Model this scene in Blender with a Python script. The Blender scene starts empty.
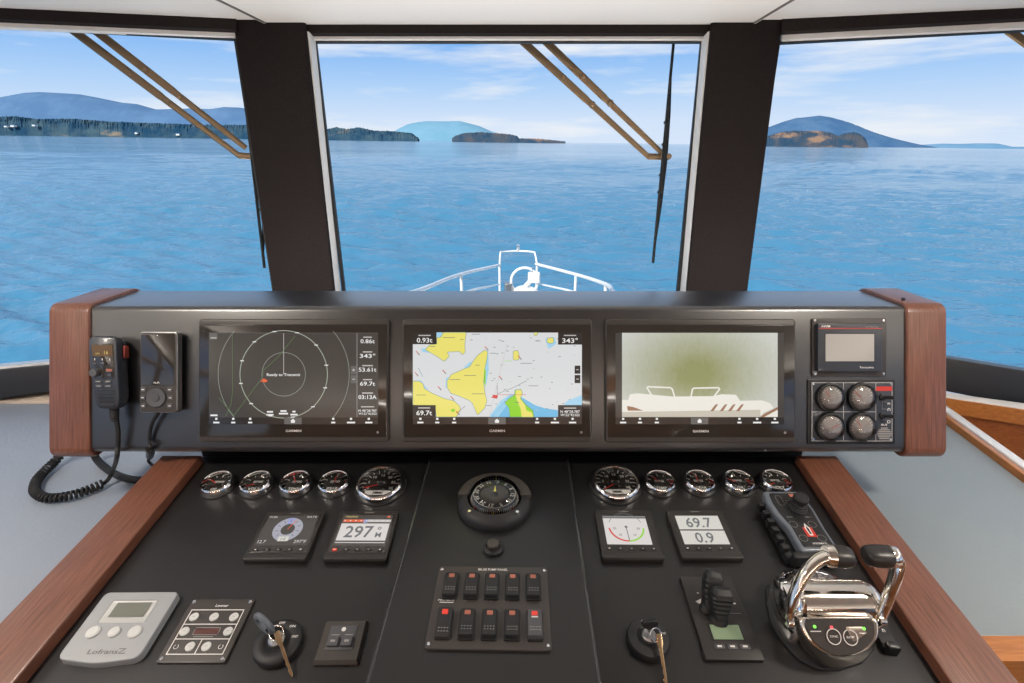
import bpy, bmesh, math, random
from mathutils import Matrix, Vector
random.seed(7)
C = bpy.context.scene.collection
rad = math.radians

# ------------------------------------------------------------------ camera
PITCH = rad(21.34)
FPX = 512.0
cd = bpy.data.cameras.new('camera'); cam = bpy.data.objects.new('camera', cd); C.objects.link(cam)
cd.sensor_width = 36.0; cd.lens = 18.0; cd.clip_start = 0.02; cd.clip_end = 60000
cam.rotation_euler = (math.pi/2 - PITCH, 0, 0); cam.location = (0, 0, 0)
bpy.context.scene.camera = cam
sc = bpy.context.scene
sc.view_settings.view_transform = 'Standard'; sc.view_settings.look = 'None'
sc.view_settings.gamma = 1; sc.view_settings.use_curve_mapping = False
sc.view_settings.exposure = 0.0

# ------------------------------------------------------------------ sky
w = bpy.data.worlds.new('sky'); sc.world = w; w.use_nodes = True
nt = w.node_tree; N = nt.nodes; L = nt.links; N.clear()
def nd(t, **k):
    n = N.new(t)
    for a, b in k.items(): setattr(n, a, b)
    return n
tc = nd('ShaderNodeTexCoord'); sx = nd('ShaderNodeSeparateXYZ'); L.new(tc.outputs['Generated'], sx.inputs[0])
rp = nd('ShaderNodeValToRGB'); L.new(sx.outputs['Z'], rp.inputs[0])
cr = rp.color_ramp
SKY = [(0.0, (.70, .80, .97)), (.035, (.66, .78, .97)), (.09, (.44, .65, .96)), (.16, (.20, .46, .92)), (.26, (.52, .66, .90)), (1.0, (.50, .60, .80))]
cr.elements[0].position = 0; cr.elements[0].color = (*SKY[0][1], 1)
cr.elements[1].position = 1; cr.elements[1].color = (*SKY[-1][1], 1)
for p, c in SKY[1:-1]:
    e = cr.elements.new(p); e.color = (*c, 1)
mp = nd('ShaderNodeMapping'); mp.inputs['Scale'].default_value = (1.6, 1.6, 13); mp.inputs['Location'].default_value = (.30, 1.4, .1)
L.new(tc.outputs['Generated'], mp.inputs[0])
nz = nd('ShaderNodeTexNoise'); nz.inputs['Scale'].default_value = 1.7; nz.inputs['Detail'].default_value = 7; nz.inputs['Roughness'].default_value = .56
L.new(mp.outputs[0], nz.inputs['Vector'])
r2 = nd('ShaderNodeValToRGB'); L.new(nz.outputs['Fac'], r2.inputs[0])
r2.color_ramp.elements[0].position = .50; r2.color_ramp.elements[0].color = (0, 0, 0, 1)
r2.color_ramp.elements[1].position = .70; r2.color_ramp.elements[1].color = (1, 1, 1, 1)
mx = nd('ShaderNodeMixRGB'); L.new(r2.outputs[0], mx.inputs[0]); L.new(rp.outputs[0], mx.inputs[1]); mx.inputs[2].default_value = (.90, .91, .95, 1)
bg = nd('ShaderNodeBackground'); L.new(mx.outputs[0], bg.inputs[0]); bg.inputs[1].default_value = 1.0
wo = nd('ShaderNodeOutputWorld'); L.new(bg.outputs[0], wo.inputs[0])

# ------------------------------------------------------------------ sun (behind the cabin, to starboard)
sd = bpy.data.lights.new('sun', 'SUN'); sd.energy = 5.0; sd.angle = rad(.8); sd.color = (1, .93, .82)
so = bpy.data.objects.new('sun', sd); C.objects.link(so)
so.rotation_euler = (rad(52), 0, rad(-38))      # shines forward and down over the roof

# ------------------------------------------------------------------ ceiling lamps added to brighten the cabin (area lights, fittings built below)
ADDED_LAMPS = [(-1.05, .35), (1.05, .35)]
for i, (x, y) in enumerate(ADDED_LAMPS):
    ld = bpy.data.lights.new('added_ceiling_lamp', 'AREA'); ld.shape = 'DISK'; ld.size = .20; ld.energy = 11; ld.color = (1, .90, .78)
    lo = bpy.data.objects.new('added_ceiling_lamp', ld); C.objects.link(lo); lo.location = (x, y, .318)

# unseen strips added on the side and aft walls to brighten the ceiling
ADDED_COVES = [(-2.16, -.05, 2.6, 0), (2.16, -.05, 2.6, 0), (0, -2.44, 4.0, 1)]
for x, y, ln, o in ADDED_COVES:
    ld = bpy.data.lights.new('added_cove_strip', 'AREA'); ld.shape = 'RECTANGLE'; ld.energy = 34; ld.color = (1, .93, .84)
    ld.size, ld.size_y = (ln, .07) if o else (.07, ln)
    lo = bpy.data.objects.new('added_cove_strip', ld); C.objects.link(lo); lo.location = (x, y, -.06)
    tilt = rad(25); lo.rotation_euler = (math.pi - tilt, 0, 0) if o else (math.pi, (tilt if x > 0 else -tilt), 0)

# up-light added out of sight behind the pod to brighten the front ceiling
ld = bpy.data.lights.new('added_sill_strip', 'AREA'); ld.shape = 'RECTANGLE'; ld.size = 2.3; ld.size_y = .05; ld.energy = 16; ld.color = (1, .94, .87)
lo = bpy.data.objects.new('added_sill_strip', ld); C.objects.link(lo); lo.location = (0, 1.42, -.60); lo.rotation_euler = (math.pi + rad(6), 0, 0)

# ------------------------------------------------------------------ helpers
CP, SP_ = math.cos(PITCH), math.sin(PITCH)
def ray(px, py):
    a, b = px - 512.0, 341.5 - py
    return Vector((a, b*SP_ + FPX*CP, b*CP - FPX*SP_))
def hit(px, py, p0, n):
    d = ray(px, py); return d * (Vector(p0).dot(n) / d.dot(n))
def frame(o, x, y, z):
    m = Matrix.Identity(4)
    for i, v in enumerate((x, y, z)):
        for r in range(3): m[r][i] = v[r]
    for r in range(3): m[r][3] = o[r]
    return m
T = Matrix.Translation
def RZ(a): return Matrix.Rotation(a, 4, 'Z')
def RX(a): return Matrix.Rotation(a, 4, 'X')
def RY(a): return Matrix.Rotation(a, 4, 'Y')
class Fr:                                   # a working plane: pixel -> local (u, v) at height off above it
    def __init__(s, M): s.M = M; s.I = M.inverted(); s.n = (M.to_3x3() @ Vector((0, 0, 1))).normalized()
    def at(s, px, py, off=0.0):
        p = hit(px, py, s.M @ Vector((0, 0, off)), s.n); q = s.I @ p; return Vector((q.x, q.y, off))
    def fit(s, tl, tr, br, bl, off=0.0):    # rectangle on the plane: matrix at its centre, width, height
        a, b, c, d = [s.at(*k, off) for k in (tl, tr, br, bl)]
        cen = (a+b+c+d)/4; r = ((b-a)+(c-d))/2; u = ((a-d)+(b-c))/2
        ang = (math.atan2(r.y, r.x) + math.atan2(-u.x, u.y))/2
        return s.M @ T((cen.x, cen.y, 0)) @ RZ(ang), r.length, u.length
    def pt(s, px, py, ang=0.0, off=0.0):
        a = s.at(px, py, off); return s.M @ T((a.x, a.y, 0)) @ RZ(ang)

def area2(p): return sum(p[i][0]*p[(i+1) % len(p)][1]-p[(i+1) % len(p)][0]*p[i][1] for i in range(len(p)))/2
def fillet(pts, r, n=5):                    # round the corners of a 2D polygon; r a number or a list
    out = []; k = len(pts)
    for i in range(k):
        p = Vector(pts[i][:2]); a = Vector(pts[i-1][:2]) - p; b = Vector(pts[(i+1) % k][:2]) - p
        rr = r[i] if isinstance(r, (list, tuple)) else r
        la, lb = a.length, b.length; a.normalize(); b.normalize()
        ang = a.angle(b); 
        if rr <= 1e-6 or ang > 3.1: out.append((p.x, p.y)); continue
        t = min(rr/math.tan(ang/2), la*.49, lb*.49); rr = t*math.tan(ang/2)
        bis = (a+b).normalized(); c = p + bis*(rr/math.sin(ang/2))
        s0 = p + a*t - c; s1 = p + b*t - c
        a0 = math.atan2(s0.y, s0.x); d = math.atan2(s1.y, s1.x) - a0
        while d > math.pi: d -= 2*math.pi
        while d < -math.pi: d += 2*math.pi
        for j in range(n+1):
            q = a0 + d*j/n; out.append((c.x + rr*math.cos(q), c.y + rr*math.sin(q)))
    return out
def rrect(w_, h, r, n=5, cx=0, cy=0): return fillet([(cx-w_/2, cy-h/2), (cx+w_/2, cy-h/2), (cx+w_/2, cy+h/2), (cx-w_/2, cy+h/2)], r, n)
def circ(r, n=32, cx=0, cy=0, ry=None): return [(cx+r*math.cos(2*math.pi*i/n), cy+(ry or r)*math.sin(2*math.pi*i/n)) for i in range(n)]
def inset(pts, d):
    if d == 0: return list(pts)
    s = 1 if area2(pts) > 0 else -1; out = []; k = len(pts)
    for i in range(k):
        p = Vector(pts[i][:2]); j = i-1
        while (Vector(pts[j][:2])-p).length < 1e-7: j -= 1
        m = (i+1) % k
        while (Vector(pts[m][:2])-p).length < 1e-7: m = (m+1) % k
        e0 = (p - Vector(pts[j][:2])).normalized(); e1 = (Vector(pts[m][:2]) - p).normalized()
        n0 = Vector((-e0.y, e0.x))*s; n1 = Vector((-e1.y, e1.x))*s
        nn = n0+n1
        if nn.length < 1e-6: nn = n0
        nn.normalize(); q = p + nn*(d/max(.4, nn.dot(n0))); out.append((q.x, q.y))
    return out

TXT = {}
def text_geo(s):
    if s not in TXT:
        cu = bpy.data.curves.new('t', 'FONT'); cu.body = s; cu.size = 1; cu.resolution_u = 2; cu.offset = .014
        ob = bpy.data.objects.new('t', cu); me = bpy.data.meshes.new_from_object(ob)
        vs = [v.co.copy() for v in me.vertices]; fs = [list(p.vertices) for p in me.polygons]
        bpy.data.objects.remove(ob); bpy.data.curves.remove(cu); bpy.data.meshes.remove(me)
        TXT[s] = (vs, fs)
    return TXT[s]

class MB:
    def __init__(s, M=None): s.bm = bmesh.new(); s.mats = []; s.M = M or Matrix.Identity(4); s.flat = []
    def mi(s, m):
        if m not in s.mats: s.mats.append(m)
        return s.mats.index(m)
    def add(s, vs, fs, mat, M=None):
        A = s.M @ M if M is not None else s.M
        bv = [s.bm.verts.new(A @ Vector(v)) for v in vs]; i = s.mi(mat); o = []
        for f in fs:
            try: g = s.bm.faces.new([bv[k] for k in f]); g.material_index = i; g.smooth = True; o.append(g)
            except ValueError: pass
        return o
    def loft(s, rings, mat, M=None, cap0=True, cap1=True, closed=False):
        n = len(rings[0]); vs = [tuple(p) for r in rings for p in r]; fs = []; k = len(rings)
        for a in range(k if closed else k-1):
            b = (a+1) % k
            for i in range(n):
                j = (i+1) % n; fs.append((a*n+i, a*n+j, b*n+j, b*n+i))
        if not closed and cap0: fs.append(tuple(range(n-1, -1, -1)))
        if not closed and cap1: fs.append(tuple((k-1)*n+i for i in range(n)))
        g = s.add(vs, fs, mat, M); bmesh.ops.recalc_face_normals(s.bm, faces=g); return s
    def prism(s, pts, z0, z1, mat, M=None, bev=0, steps=3, bev0=0, cap0=True):   # polygon extruded z0..z1, rounded edge at z1 (and z0)
        rings = []
        if bev0:
            for i in range(steps+1):
                a = math.pi/2*i/steps; rings.append([(x, y, z0+bev0*(1-math.sin(a))) for x, y in inset(pts, bev0*(1-math.cos(math.pi/2-a)) if 0 else bev0*(1-math.sin(a)) if 0 else bev0*(1-math.cos(math.pi/2-a)))])
            rings = []
            for i in range(steps+1):
                a = math.pi/2*i/steps; rings.append([(x, y, z0+bev0*(1-math.cos(a))) for x, y in inset(pts, bev0*(1-math.sin(a)))])
        else: rings.append([(x, y, z0) for x, y in pts])
        if bev:
            for i in range(steps+1):
                a = math.pi/2*i/steps; rings.append([(x, y, z1-bev*(1-math.sin(a))) for x, y in inset(pts, bev*(1-math.cos(a)))])
        else: rings.append([(x, y, z1) for x, y in pts])
        return s.loft(rings, mat, M, cap0=cap0)
    def box(s, x0, x1, y0, y1, z0, z1, mat, M=None): return s.prism([(x0, y0), (x1, y0), (x1, y1), (x0, y1)], z0, z1, mat, M)
    def lathe(s, prof, mat, M=None, n=36, cap0=True, cap1=True):
        return s.loft([[(max(r, 1e-5)*math.cos(2*math.pi*i/n), max(r, 1e-5)*math.sin(2*math.pi*i/n), z) for i in range(n)] for r, z in prof], mat, M, cap0, cap1)
    def ring(s, R, r, mat, M=None, n=36, k=8, z=0):
        return s.loft([[((R+r*math.cos(2*math.pi*j/k))*math.cos(2*math.pi*i/n), (R+r*math.cos(2*math.pi*j/k))*math.sin(2*math.pi*i/n), z+r*math.sin(2*math.pi*j/k)) for j in range(k)] for i in range(n)], mat, M, closed=True)
    def tube(s, pts, r, mat, M=None, n=10, sec=None, up=None):      # r number or list; sec: 2D section scale (a, b)
        pts = [Vector(p) for p in pts]; k = len(pts); rings = []
        t = (pts[1]-pts[0]).normalized(); u = Vector(up) if up else (Vector((0, 0, 1)) if abs(t.z) < .9 else Vector((1, 0, 0)))
        for i in range(k):
            t = ((pts[min(i+1, k-1)] - pts[i]).normalized() + (pts[i] - pts[max(i-1, 0)]).normalized())
            t = t.normalized() if t.length > 1e-6 else Vector((0, 0, 1))
            u = (u - t*u.dot(t)); u.normalize(); v = t.cross(u); rr = r[i] if isinstance(r, (list, tuple)) else r
            a, b = (sec if sec else (1, 1))
            rings.append([pts[i] + u*(math.cos(2*math.pi*j/n)*rr*a) + v*(math.sin(2*math.pi*j/n)*rr*b) for j in range(n)])
        return s.loft(rings, mat, M)
    def poly(s, pts, z, mat, M=None):
        if area2(pts) < 0: pts = pts[::-1]
        s.add([(p[0], p[1], z) for p in pts], [tuple(range(len(pts)))], mat, M); return s
    def rect(s, x0, x1, y0, y1, z, mat, M=None): return s.poly([(x0, y0), (x1, y0), (x1, y1), (x0, y1)], z, mat, M)
    def line(s, pts, wd, z, mat, M=None, closed=False):
        p = [Vector(q[:2]) for q in pts]
        if closed: p.append(p[0])
        for a, b in zip(p, p[1:]):
            d = (b-a)
            if d.length < 1e-9: continue
            d.normalize(); n = Vector((-d.y, d.x))*(wd/2); e = d*(wd*.3)
            s.poly([tuple(a-e+n), tuple(a-e-n), tuple(b+e-n), tuple(b+e+n)], z, mat, M)
        return s
    def arc(s, cx, cy, r, wd, a0, a1, z, mat, M=None, n=40, ry=None):
        k = ry/r if ry else 1
        for i in range(n):
            a, b = a0+(a1-a0)*i/n, a0+(a1-a0)*(i+1)/n
            q = [((r+d)*math.cos(t)+cx, (r+d)*k*math.sin(t)+cy) for t, d in ((a, -wd/2), (a, wd/2), (b, wd/2), (b, -wd/2))]
            s.poly(q, z, mat, M)
        return s
    def text(s, t, x, y, h, z, mat, wd=None, al='c', M=None, rot=0):   # h = cap height
        vs, fs = text_geo(t)
        if not vs: return s
        x0 = min(v.x for v in vs); x1 = max(v.x for v in vs); k = h/.70; kx = (wd/(x1-x0)) if wd else k
        ox = {'c': (x0+x1)/2, 'l': x0, 'r': x1}[al]
        R = T((x, y, z)) @ RZ(rot)
        s.add([((v.x-ox)*kx, v.y*k - h/2, 0) for v in vs], fs, mat, (M @ R) if M is not None else R); return s
    def build(s, name, parent=None, M=None, angle=32, kind=None):
        me = bpy.data.meshes.new(name); s.bm.to_mesh(me); s.bm.free()
        for m in s.mats: me.materials.append(MAT[m])
        me.set_sharp_from_angle(angle=rad(angle))
        ob = bpy.data.objects.new(name, me); C.objects.link(ob)
        if parent is not None: ob.parent = parent
        elif M is not None: ob.matrix_world = M
        if kind: ob['kind'] = kind
        return ob
def tag(o, label, cat, group=None):
    o['label'] = label; o['category'] = cat
    if group: o['group'] = group
    return o
def thing(name, label, cat, M, group=None):
    o = bpy.data.objects.new(name, None); C.objects.link(o); o.matrix_world = M; o.empty_display_size = .01
    return tag(o, label, cat, group)
def copy_tree(o, M=None, parent=None):
    c = o.copy(); C.objects.link(c)
    if parent is not None: c.parent = parent
    if M is not None: c.matrix_world = M
    for ch in [k for k in bpy.data.objects if k.parent == o]: copy_tree(ch, None, c)
    return c
def struct(mb, name, M=None, angle=32): return mb.build(name, None, M, angle, 'structure')

# ------------------------------------------------------------------ materials
MAT = {}
def mat(name, col, rough=.5, metal=0, spec=.5, emit=None, es=1, coat=0, coatr=.05, alpha=None):
    m = bpy.data.materials.new(name); m.use_nodes = True; b = m.node_tree.nodes['Principled BSDF']
    b.inputs['Base Color'].default_value = (*col, 1); b.inputs['Roughness'].default_value = rough
    b.inputs['Metallic'].default_value = metal; b.inputs['Specular IOR Level'].default_value = spec
    b.inputs['Coat Weight'].default_value = coat; b.inputs['Coat Roughness'].default_value = coatr
    if emit: b.inputs['Emission Color'].default_value = (*emit, 1); b.inputs['Emission Strength'].default_value = es
    MAT[name] = m; return m
def noise_bump(m, scale, dist, strength=1.0, detail=3, stretch=(1, 1, 1), voronoi=False):
    t = m.node_tree; b = t.nodes['Principled BSDF']
    c = t.nodes.new('ShaderNodeTexCoord'); mp_ = t.nodes.new('ShaderNodeMapping'); mp_.inputs['Scale'].default_value = stretch
    t.links.new(c.outputs['Object'], mp_.inputs[0])
    if voronoi: n = t.nodes.new('ShaderNodeTexVoronoi'); n.inputs['Scale'].default_value = scale; out = n.outputs['Distance']
    else: n = t.nodes.new('ShaderNodeTexNoise'); n.inputs['Scale'].default_value = scale; n.inputs['Detail'].default_value = detail; out = n.outputs['Fac']
    t.links.new(mp_.outputs[0], n.inputs['Vector'])
    u = t.nodes.new('ShaderNodeBump'); u.inputs['Strength'].default_value = strength; u.inputs['Distance'].default_value = dist
    t.links.new(out, u.inputs['Height']); t.links.new(u.outputs[0], b.inputs['Normal'])
    return n, mp_
def tint_noise(m, c0, c1, scale, stretch=(1, 1, 1), detail=6, lo=.3, hi=.7):
    t = m.node_tree; b = t.nodes['Principled BSDF']
    c = t.nodes.new('ShaderNodeTexCoord'); mp_ = t.nodes.new('ShaderNodeMapping'); mp_.inputs['Scale'].default_value = stretch
    t.links.new(c.outputs['Object'], mp_.inputs[0])
    n = t.nodes.new('ShaderNodeTexNoise'); n.inputs['Scale'].default_value = scale; n.inputs['Detail'].default_value = detail; n.inputs['Roughness'].default_value = .65
    t.links.new(mp_.outputs[0], n.inputs['Vector'])
    r = t.nodes.new('ShaderNodeValToRGB'); r.color_ramp.elements[0].position = lo; r.color_ramp.elements[0].color = (*c0, 1)
    r.color_ramp.elements[1].position = hi; r.color_ramp.elements[1].color = (*c1, 1)
    t.links.new(n.outputs['Fac'], r.inputs[0]); t.links.new(r.outputs[0], b.inputs['Base Color']); return r

m = mat('black_leather', (.011, .0105, .0115), .36, spec=.5); noise_bump(m, 900, .0004, .12, 4)
m = mat('pod_leather', (.009, .0088, .010), .30, spec=1.0, coat=.9, coatr=.3); noise_bump(m, 900, .0004, .10, 4)
m = mat('grey_vinyl', (.29, .335, .405), .36, spec=.5); noise_bump(m, 120, .0015, .5, 6)
m = mat('grey_green_vinyl', (.255, .30, .325), .36, spec=.5); noise_bump(m, 120, .0015, .5, 6)
m = mat('pillar_suede', (.021, .016, .016), .75, spec=.2); tint_noise(m, (.007, .005, .0055), (.021, .014, .013), 260, detail=3)
def wood(name, c0, c1, stretch, rough=.42, coat=.35):
    m = mat(name, c0, rough, coat=coat, coatr=.2, spec=.5); tint_noise(m, c0, c1, 16, stretch, 7, .25, .75)
    noise_bump(m, 30, .0001, .2, 3, stretch); return m
wood('mahogany_v', (.070, .022, .012), (.245, .092, .052), (22, .8, 22))      # grain along local y
wood('mahogany_x', (.085, .028, .015), (.27, .105, .060), (1.0, 11, 11))
wood('honey_wood', (.33, .105, .022), (.58, .23, .055), (1, 10, 10), .28, .5)
wood('dark_honey', (.20, .050, .010), (.40, .125, .028), (1.5, 9, 9), .3, .4)
wood('saloon_wood', (.20, .085, .035), (.42, .21, .10), (8, 8, 1), .4, .2)
m = mat('ceiling_white', (.74, .71, .68), .6); noise_bump(m, 30, .002, .1)
mat('jamb_white', (.80, .78, .75), .4)
mat('seam_shade', (.16, .145, .135), .5)
mat('cream', (.74, .62, .50), .45)
mat('gasket', (.012, .013, .016), .5)
mat('sill_black', (.020, .022, .026), .38)
mat('gelcoat', (.80, .80, .80), .25, coat=.3)
mat('steel', (.82, .82, .84), .16, 1)
mat('chrome', (.86, .85, .84), .06, 1)
mat('chrome_warm', (.86, .80, .72), .09, 1)
mat('brushed', (.42, .42, .43), .35, 1)
mat('black_plastic', (.012, .012, .013), .35)
mat('soft_black', (.014, .014, .016), .55)
mat('gloss_brown_reflect', (.030, .025, .021), .10, coat=.6)  # brown reflection of the cabin mixed into the base colour
mat('bezel_dark', (.024, .021, .020), .38)
mat('ink_grey', (.13, .13, .13), .5)
mat('highlight_bead', (.03, .03, .032), .22, coat=.5)
mat('bezel_brown', (.050, .043, .038), .42)
mat('blue_plastic', (.030, .036, .048), .40, coat=.15)
mat('slate_plastic', (.13, .15, .18), .35, coat=.2)
mat('grey_key', (.070, .072, .080), .45)
mat('grey_plastic', (.34, .355, .37), .42)
mat('lcd_grey', (.14, .145, .12), .25, emit=(.12, .12, .10), es=.3)
mat('dial_warm', (.30, .26, .24), .3, coat=.4)
mat('grey_light', (.60, .61, .60), .35)
mat('print_white', (.78, .76, .74), .5)
mat('print_grey', (.30, .29, .28), .5)
mat('print_red', (.55, .03, .02), .5)
mat('print_yellow', (.80, .75, .10), .5)
mat('lcd_green', (.16, .21, .13), .25, emit=(.20, .27, .15), es=.35)
mat('brass', (.70, .50, .30), .22, 1)
mat('bronze_arm', (.23, .145, .08), .38, .45)
mat('rubber', (.010, .010, .011), .6)
mat('panel_brown', (.040, .033, .030), .42, coat=.2)
mat('amber_dark', (.10, .055, .02), .3)
mat('led_window', (.10, .035, .03), .3)
mat('dial_dark', (.03, .026, .024), .22, coat=.5)
mat('teak_deck', (.45, .30, .18), .6)
mat('floor_wood', (.30, .17, .08), .35)
mat('spray_white', (.8, .8, .8), .3)
def emis(name, col, es=1.0): mat(name, (.01, .01, .01), .12, emit=col, es=es, spec=.5)
emis('em_white', (.80, .80, .79)); emis('em_dim', (.55, .52, .50)); emis('em_grey', (.12, .115, .11)); emis('em_bar', (.022, .018, .016))
emis('em_chart', (.68, .69, .70)); emis('em_yellow', (.80, .72, .16)); emis('em_green', (.26, .62, .02)); emis('em_water', (.16, .48, .75)); emis('em_cyan', (.35, .62, .80))
emis('em_ink', (.14, .14, .15)); emis('em_outline', (.12, .26, .28)); emis('em_red', (.62, .04, .03)); emis('em_screen_reflect', (.055, .047, .041)); emis('em_radar', (.36, .40, .33)); emis('em_radar_green', (.10, .17, .07))  # dark screen glow lifted to brown for the cabin's reflection
emis('em_orange', (.75, .12, .04)); emis('em_boat', (.80, .77, .70)); emis('em_boat_dim', (.55, .51, .43)); emis('em_brown', (.32, .17, .10)); emis('em_lcd', (.62, .60, .55)); emis('em_lcd2', (.66, .62, .60))
emis('em_blue', (.30, .33, .55)); emis('em_lilac', (.36, .36, .42)); emis('led_green', (.25, .95, .12), 1.5); emis('led_red', (1, .10, .12), 1.4); emis('led_amber', (.5, .38, .28), .8)
emis('em_panel', (.42, .36, .31)); emis('em_added_lamp', (1, .88, .74), 2.5); emis('em_yel', (.55, .42, .12))
mat('dark_red', (.22, .035, .025), .4); m = mat('switch_red', (.40, .14, .09), .35); m = mat('switch_red_lit', (.62, .05, .03), .3, emit=(.5, .03, .02), es=.4)
# rear-view camera picture: greenish water with ripples on the screen
m = mat('em_camera', (.01, .01, .01), .12, emit=(.5, .5, .4)); t_ = m.node_tree; b_ = t_.nodes['Principled BSDF']
c_ = t_.nodes.new('ShaderNodeTexCoord'); g_ = t_.nodes.new('ShaderNodeMapping'); g_.inputs['Scale'].default_value = (5.2, 7.5, 1); g_.inputs['Location'].default_value = (.05, -.10, 0)
t_.links.new(c_.outputs['Object'], g_.inputs[0]); v_ = t_.nodes.new('ShaderNodeTexGradient'); v_.gradient_type = 'SPHERICAL'; t_.links.new(g_.outputs[0], v_.inputs[0])
n_ = t_.nodes.new('ShaderNodeTexNoise'); n_.inputs['Scale'].default_value = 60; n_.inputs['Distortion'].default_value = 1.5; g2_ = t_.nodes.new('ShaderNodeMapping'); g2_.inputs['Scale'].default_value = (1.5, .7, 1); g2_.inputs['Rotation'].default_value = (0, 0, .9)
t_.links.new(c_.outputs['Object'], g2_.inputs[0]); t_.links.new(g2_.outputs[0], n_.inputs['Vector'])
a_ = t_.nodes.new('ShaderNodeMath'); a_.operation = 'MULTIPLY_ADD'; a_.inputs[1].default_value = .22; t_.links.new(n_.outputs['Fac'], a_.inputs[0]); t_.links.new(v_.outputs['Fac'], a_.inputs[2])
r_ = t_.nodes.new('ShaderNodeValToRGB'); r_.color_ramp.elements[0].position = .1; r_.color_ramp.elements[0].color = (.60, .61, .57, 1)
r_.color_ramp.elements[1].position = .95; r_.color_ramp.elements[1].color = (.28, .29, .12, 1)
t_.links.new(a_.outputs[0], r_.inputs[0]); t_.links.new(r_.outputs[0], b_.inputs['Emission Color'])
# window glass: clear with a faint fresnel reflection
m = bpy.data.materials.new('window_glass'); m.use_nodes = True; t_ = m.node_tree; t_.nodes.clear()
o_ = t_.nodes.new('ShaderNodeOutputMaterial'); x_ = t_.nodes.new('ShaderNodeMixShader'); f_ = t_.nodes.new('ShaderNodeFresnel'); f_.inputs[0].default_value = 1.035
tr_ = t_.nodes.new('ShaderNodeBsdfTransparent'); tr_.inputs[0].default_value = (.97, .99, .985, 1); gl_ = t_.nodes.new('ShaderNodeBsdfGlossy'); gl_.inputs['Roughness'].default_value = .0
t_.links.new(f_.outputs[0], x_.inputs[0]); t_.links.new(tr_.outputs[0], x_.inputs[1]); t_.links.new(gl_.outputs[0], x_.inputs[2]); t_.links.new(x_.outputs[0], o_.inputs[0]); MAT['window_glass'] = m
m2 = m.copy(); m2.name = 'gauge_glass'; MAT['gauge_glass'] = m2
for q in m2.node_tree.nodes:
    if q.type == 'FRESNEL': q.inputs[0].default_value = 1.55
    if q.type == 'BSDF_GLOSSY': q.inputs['Roughness'].default_value = .04

# ------------------------------------------------------------------ working planes
POD_D = 1.045; PS = POD_D/FPX
PF = Fr(frame(Vector((0, POD_D*CP, -POD_D*SP_)), Vector((1, 0, 0)), Vector((0, SP_, CP)), Vector((0, -CP, SP_))))   # pod face: x right, y up, z to the helmsman
def plane_frame(o, ddir):
    v = Vector(ddir).normalized(); u = Vector((v.y, -v.x, 0)).normalized(); return Fr(frame(Vector(o), u, v, u.cross(v)))
DASH_O = Vector((0, .95, -.64))
DF = plane_frame(DASH_O, (6, 579.3, 76.3))           # side dash panels
CF = plane_frame(DASH_O + Vector((0, 0, .004)), (12, 552, 6.4))    # raised middle panel
def pp(px, py): return ((px-512)*PS, (341.5-py)*PS)
COUNTER_Z = -.76
def onz(px, py, z): return hit(px, py, (0, 0, z), Vector((0, 0, 1)))
# windscreen plane (leans outward at the top) and side window planes
RAKE = rad(12.5)
WF = Fr(frame(Vector((0, 1.95, .31)), Vector((1, 0, 0)), Vector((0, math.sin(RAKE), math.cos(RAKE))), Vector((0, -math.cos(RAKE), math.sin(RAKE)))))
def side_plane(sg):
    a = Vector((sg*.906, 1.899, .31)); b = Vector((sg*1.523, 1.756, .31)); c = Vector((sg*1.643, 1.50, -.70))
    x = (b-a).normalized()*(sg); n = (b-a).cross(c-a).normalized()
    if n.y > 0: n = -n
    y = n.cross(x); return Fr(frame(a, x, y, n))
SLF, SRF = side_plane(-1), side_plane(1)
# ================================================================== OUTSIDE: sea, land (sea level is tilted a little: the boat heels)
ROLL = rad(.76)
SEA = Matrix.Rotation(ROLL, 4, 'Y'); SEA_I = SEA.inverted(); SEA_Z = -5.0
m = mat('sea_water', (.050, .19, .33), .08, spec=.5); b = m.node_tree.nodes['Principled BSDF']; b.inputs['IOR'].default_value = 1.33
t_ = m.node_tree; c_ = t_.nodes.new('ShaderNodeTexCoord')
def sea_noise(scale, stretch, rot, detail=4, distort=0.0):
    g = t_.nodes.new('ShaderNodeMapping'); g.inputs['Scale'].default_value = stretch; g.inputs['Rotation'].default_value = (0, 0, rad(rot))
    t_.links.new(c_.outputs['Object'], g.inputs[0]); n = t_.nodes.new('ShaderNodeTexNoise'); n.inputs['Scale'].default_value = scale
    n.inputs['Detail'].default_value = detail; n.inputs['Distortion'].default_value = distort; t_.links.new(g.outputs[0], n.inputs['Vector']); return n
small = sea_noise(2.6, (.5, 1.2, 1), -18, 3, .2); patch = sea_noise(.010, (.35, 2.2, 1), 5, 4, .4)
bu2 = t_.nodes.new('ShaderNodeBump'); bu2.inputs['Distance'].default_value = .22
t_.links.new(small.outputs['Fac'], bu2.inputs['Height'])
rr_ = t_.nodes.new('ShaderNodeMapRange'); rr_.inputs['From Min'].default_value = .38; rr_.inputs['From Max'].default_value = .62; rr_.inputs['To Min'].default_value = .4; rr_.inputs['To Max'].default_value = 1.0
t_.links.new(patch.outputs['Fac'], rr_.inputs[0]); t_.links.new(rr_.outputs[0], bu2.inputs['Strength']); t_.links.new(bu2.outputs[0], b.inputs['Normal'])
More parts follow.
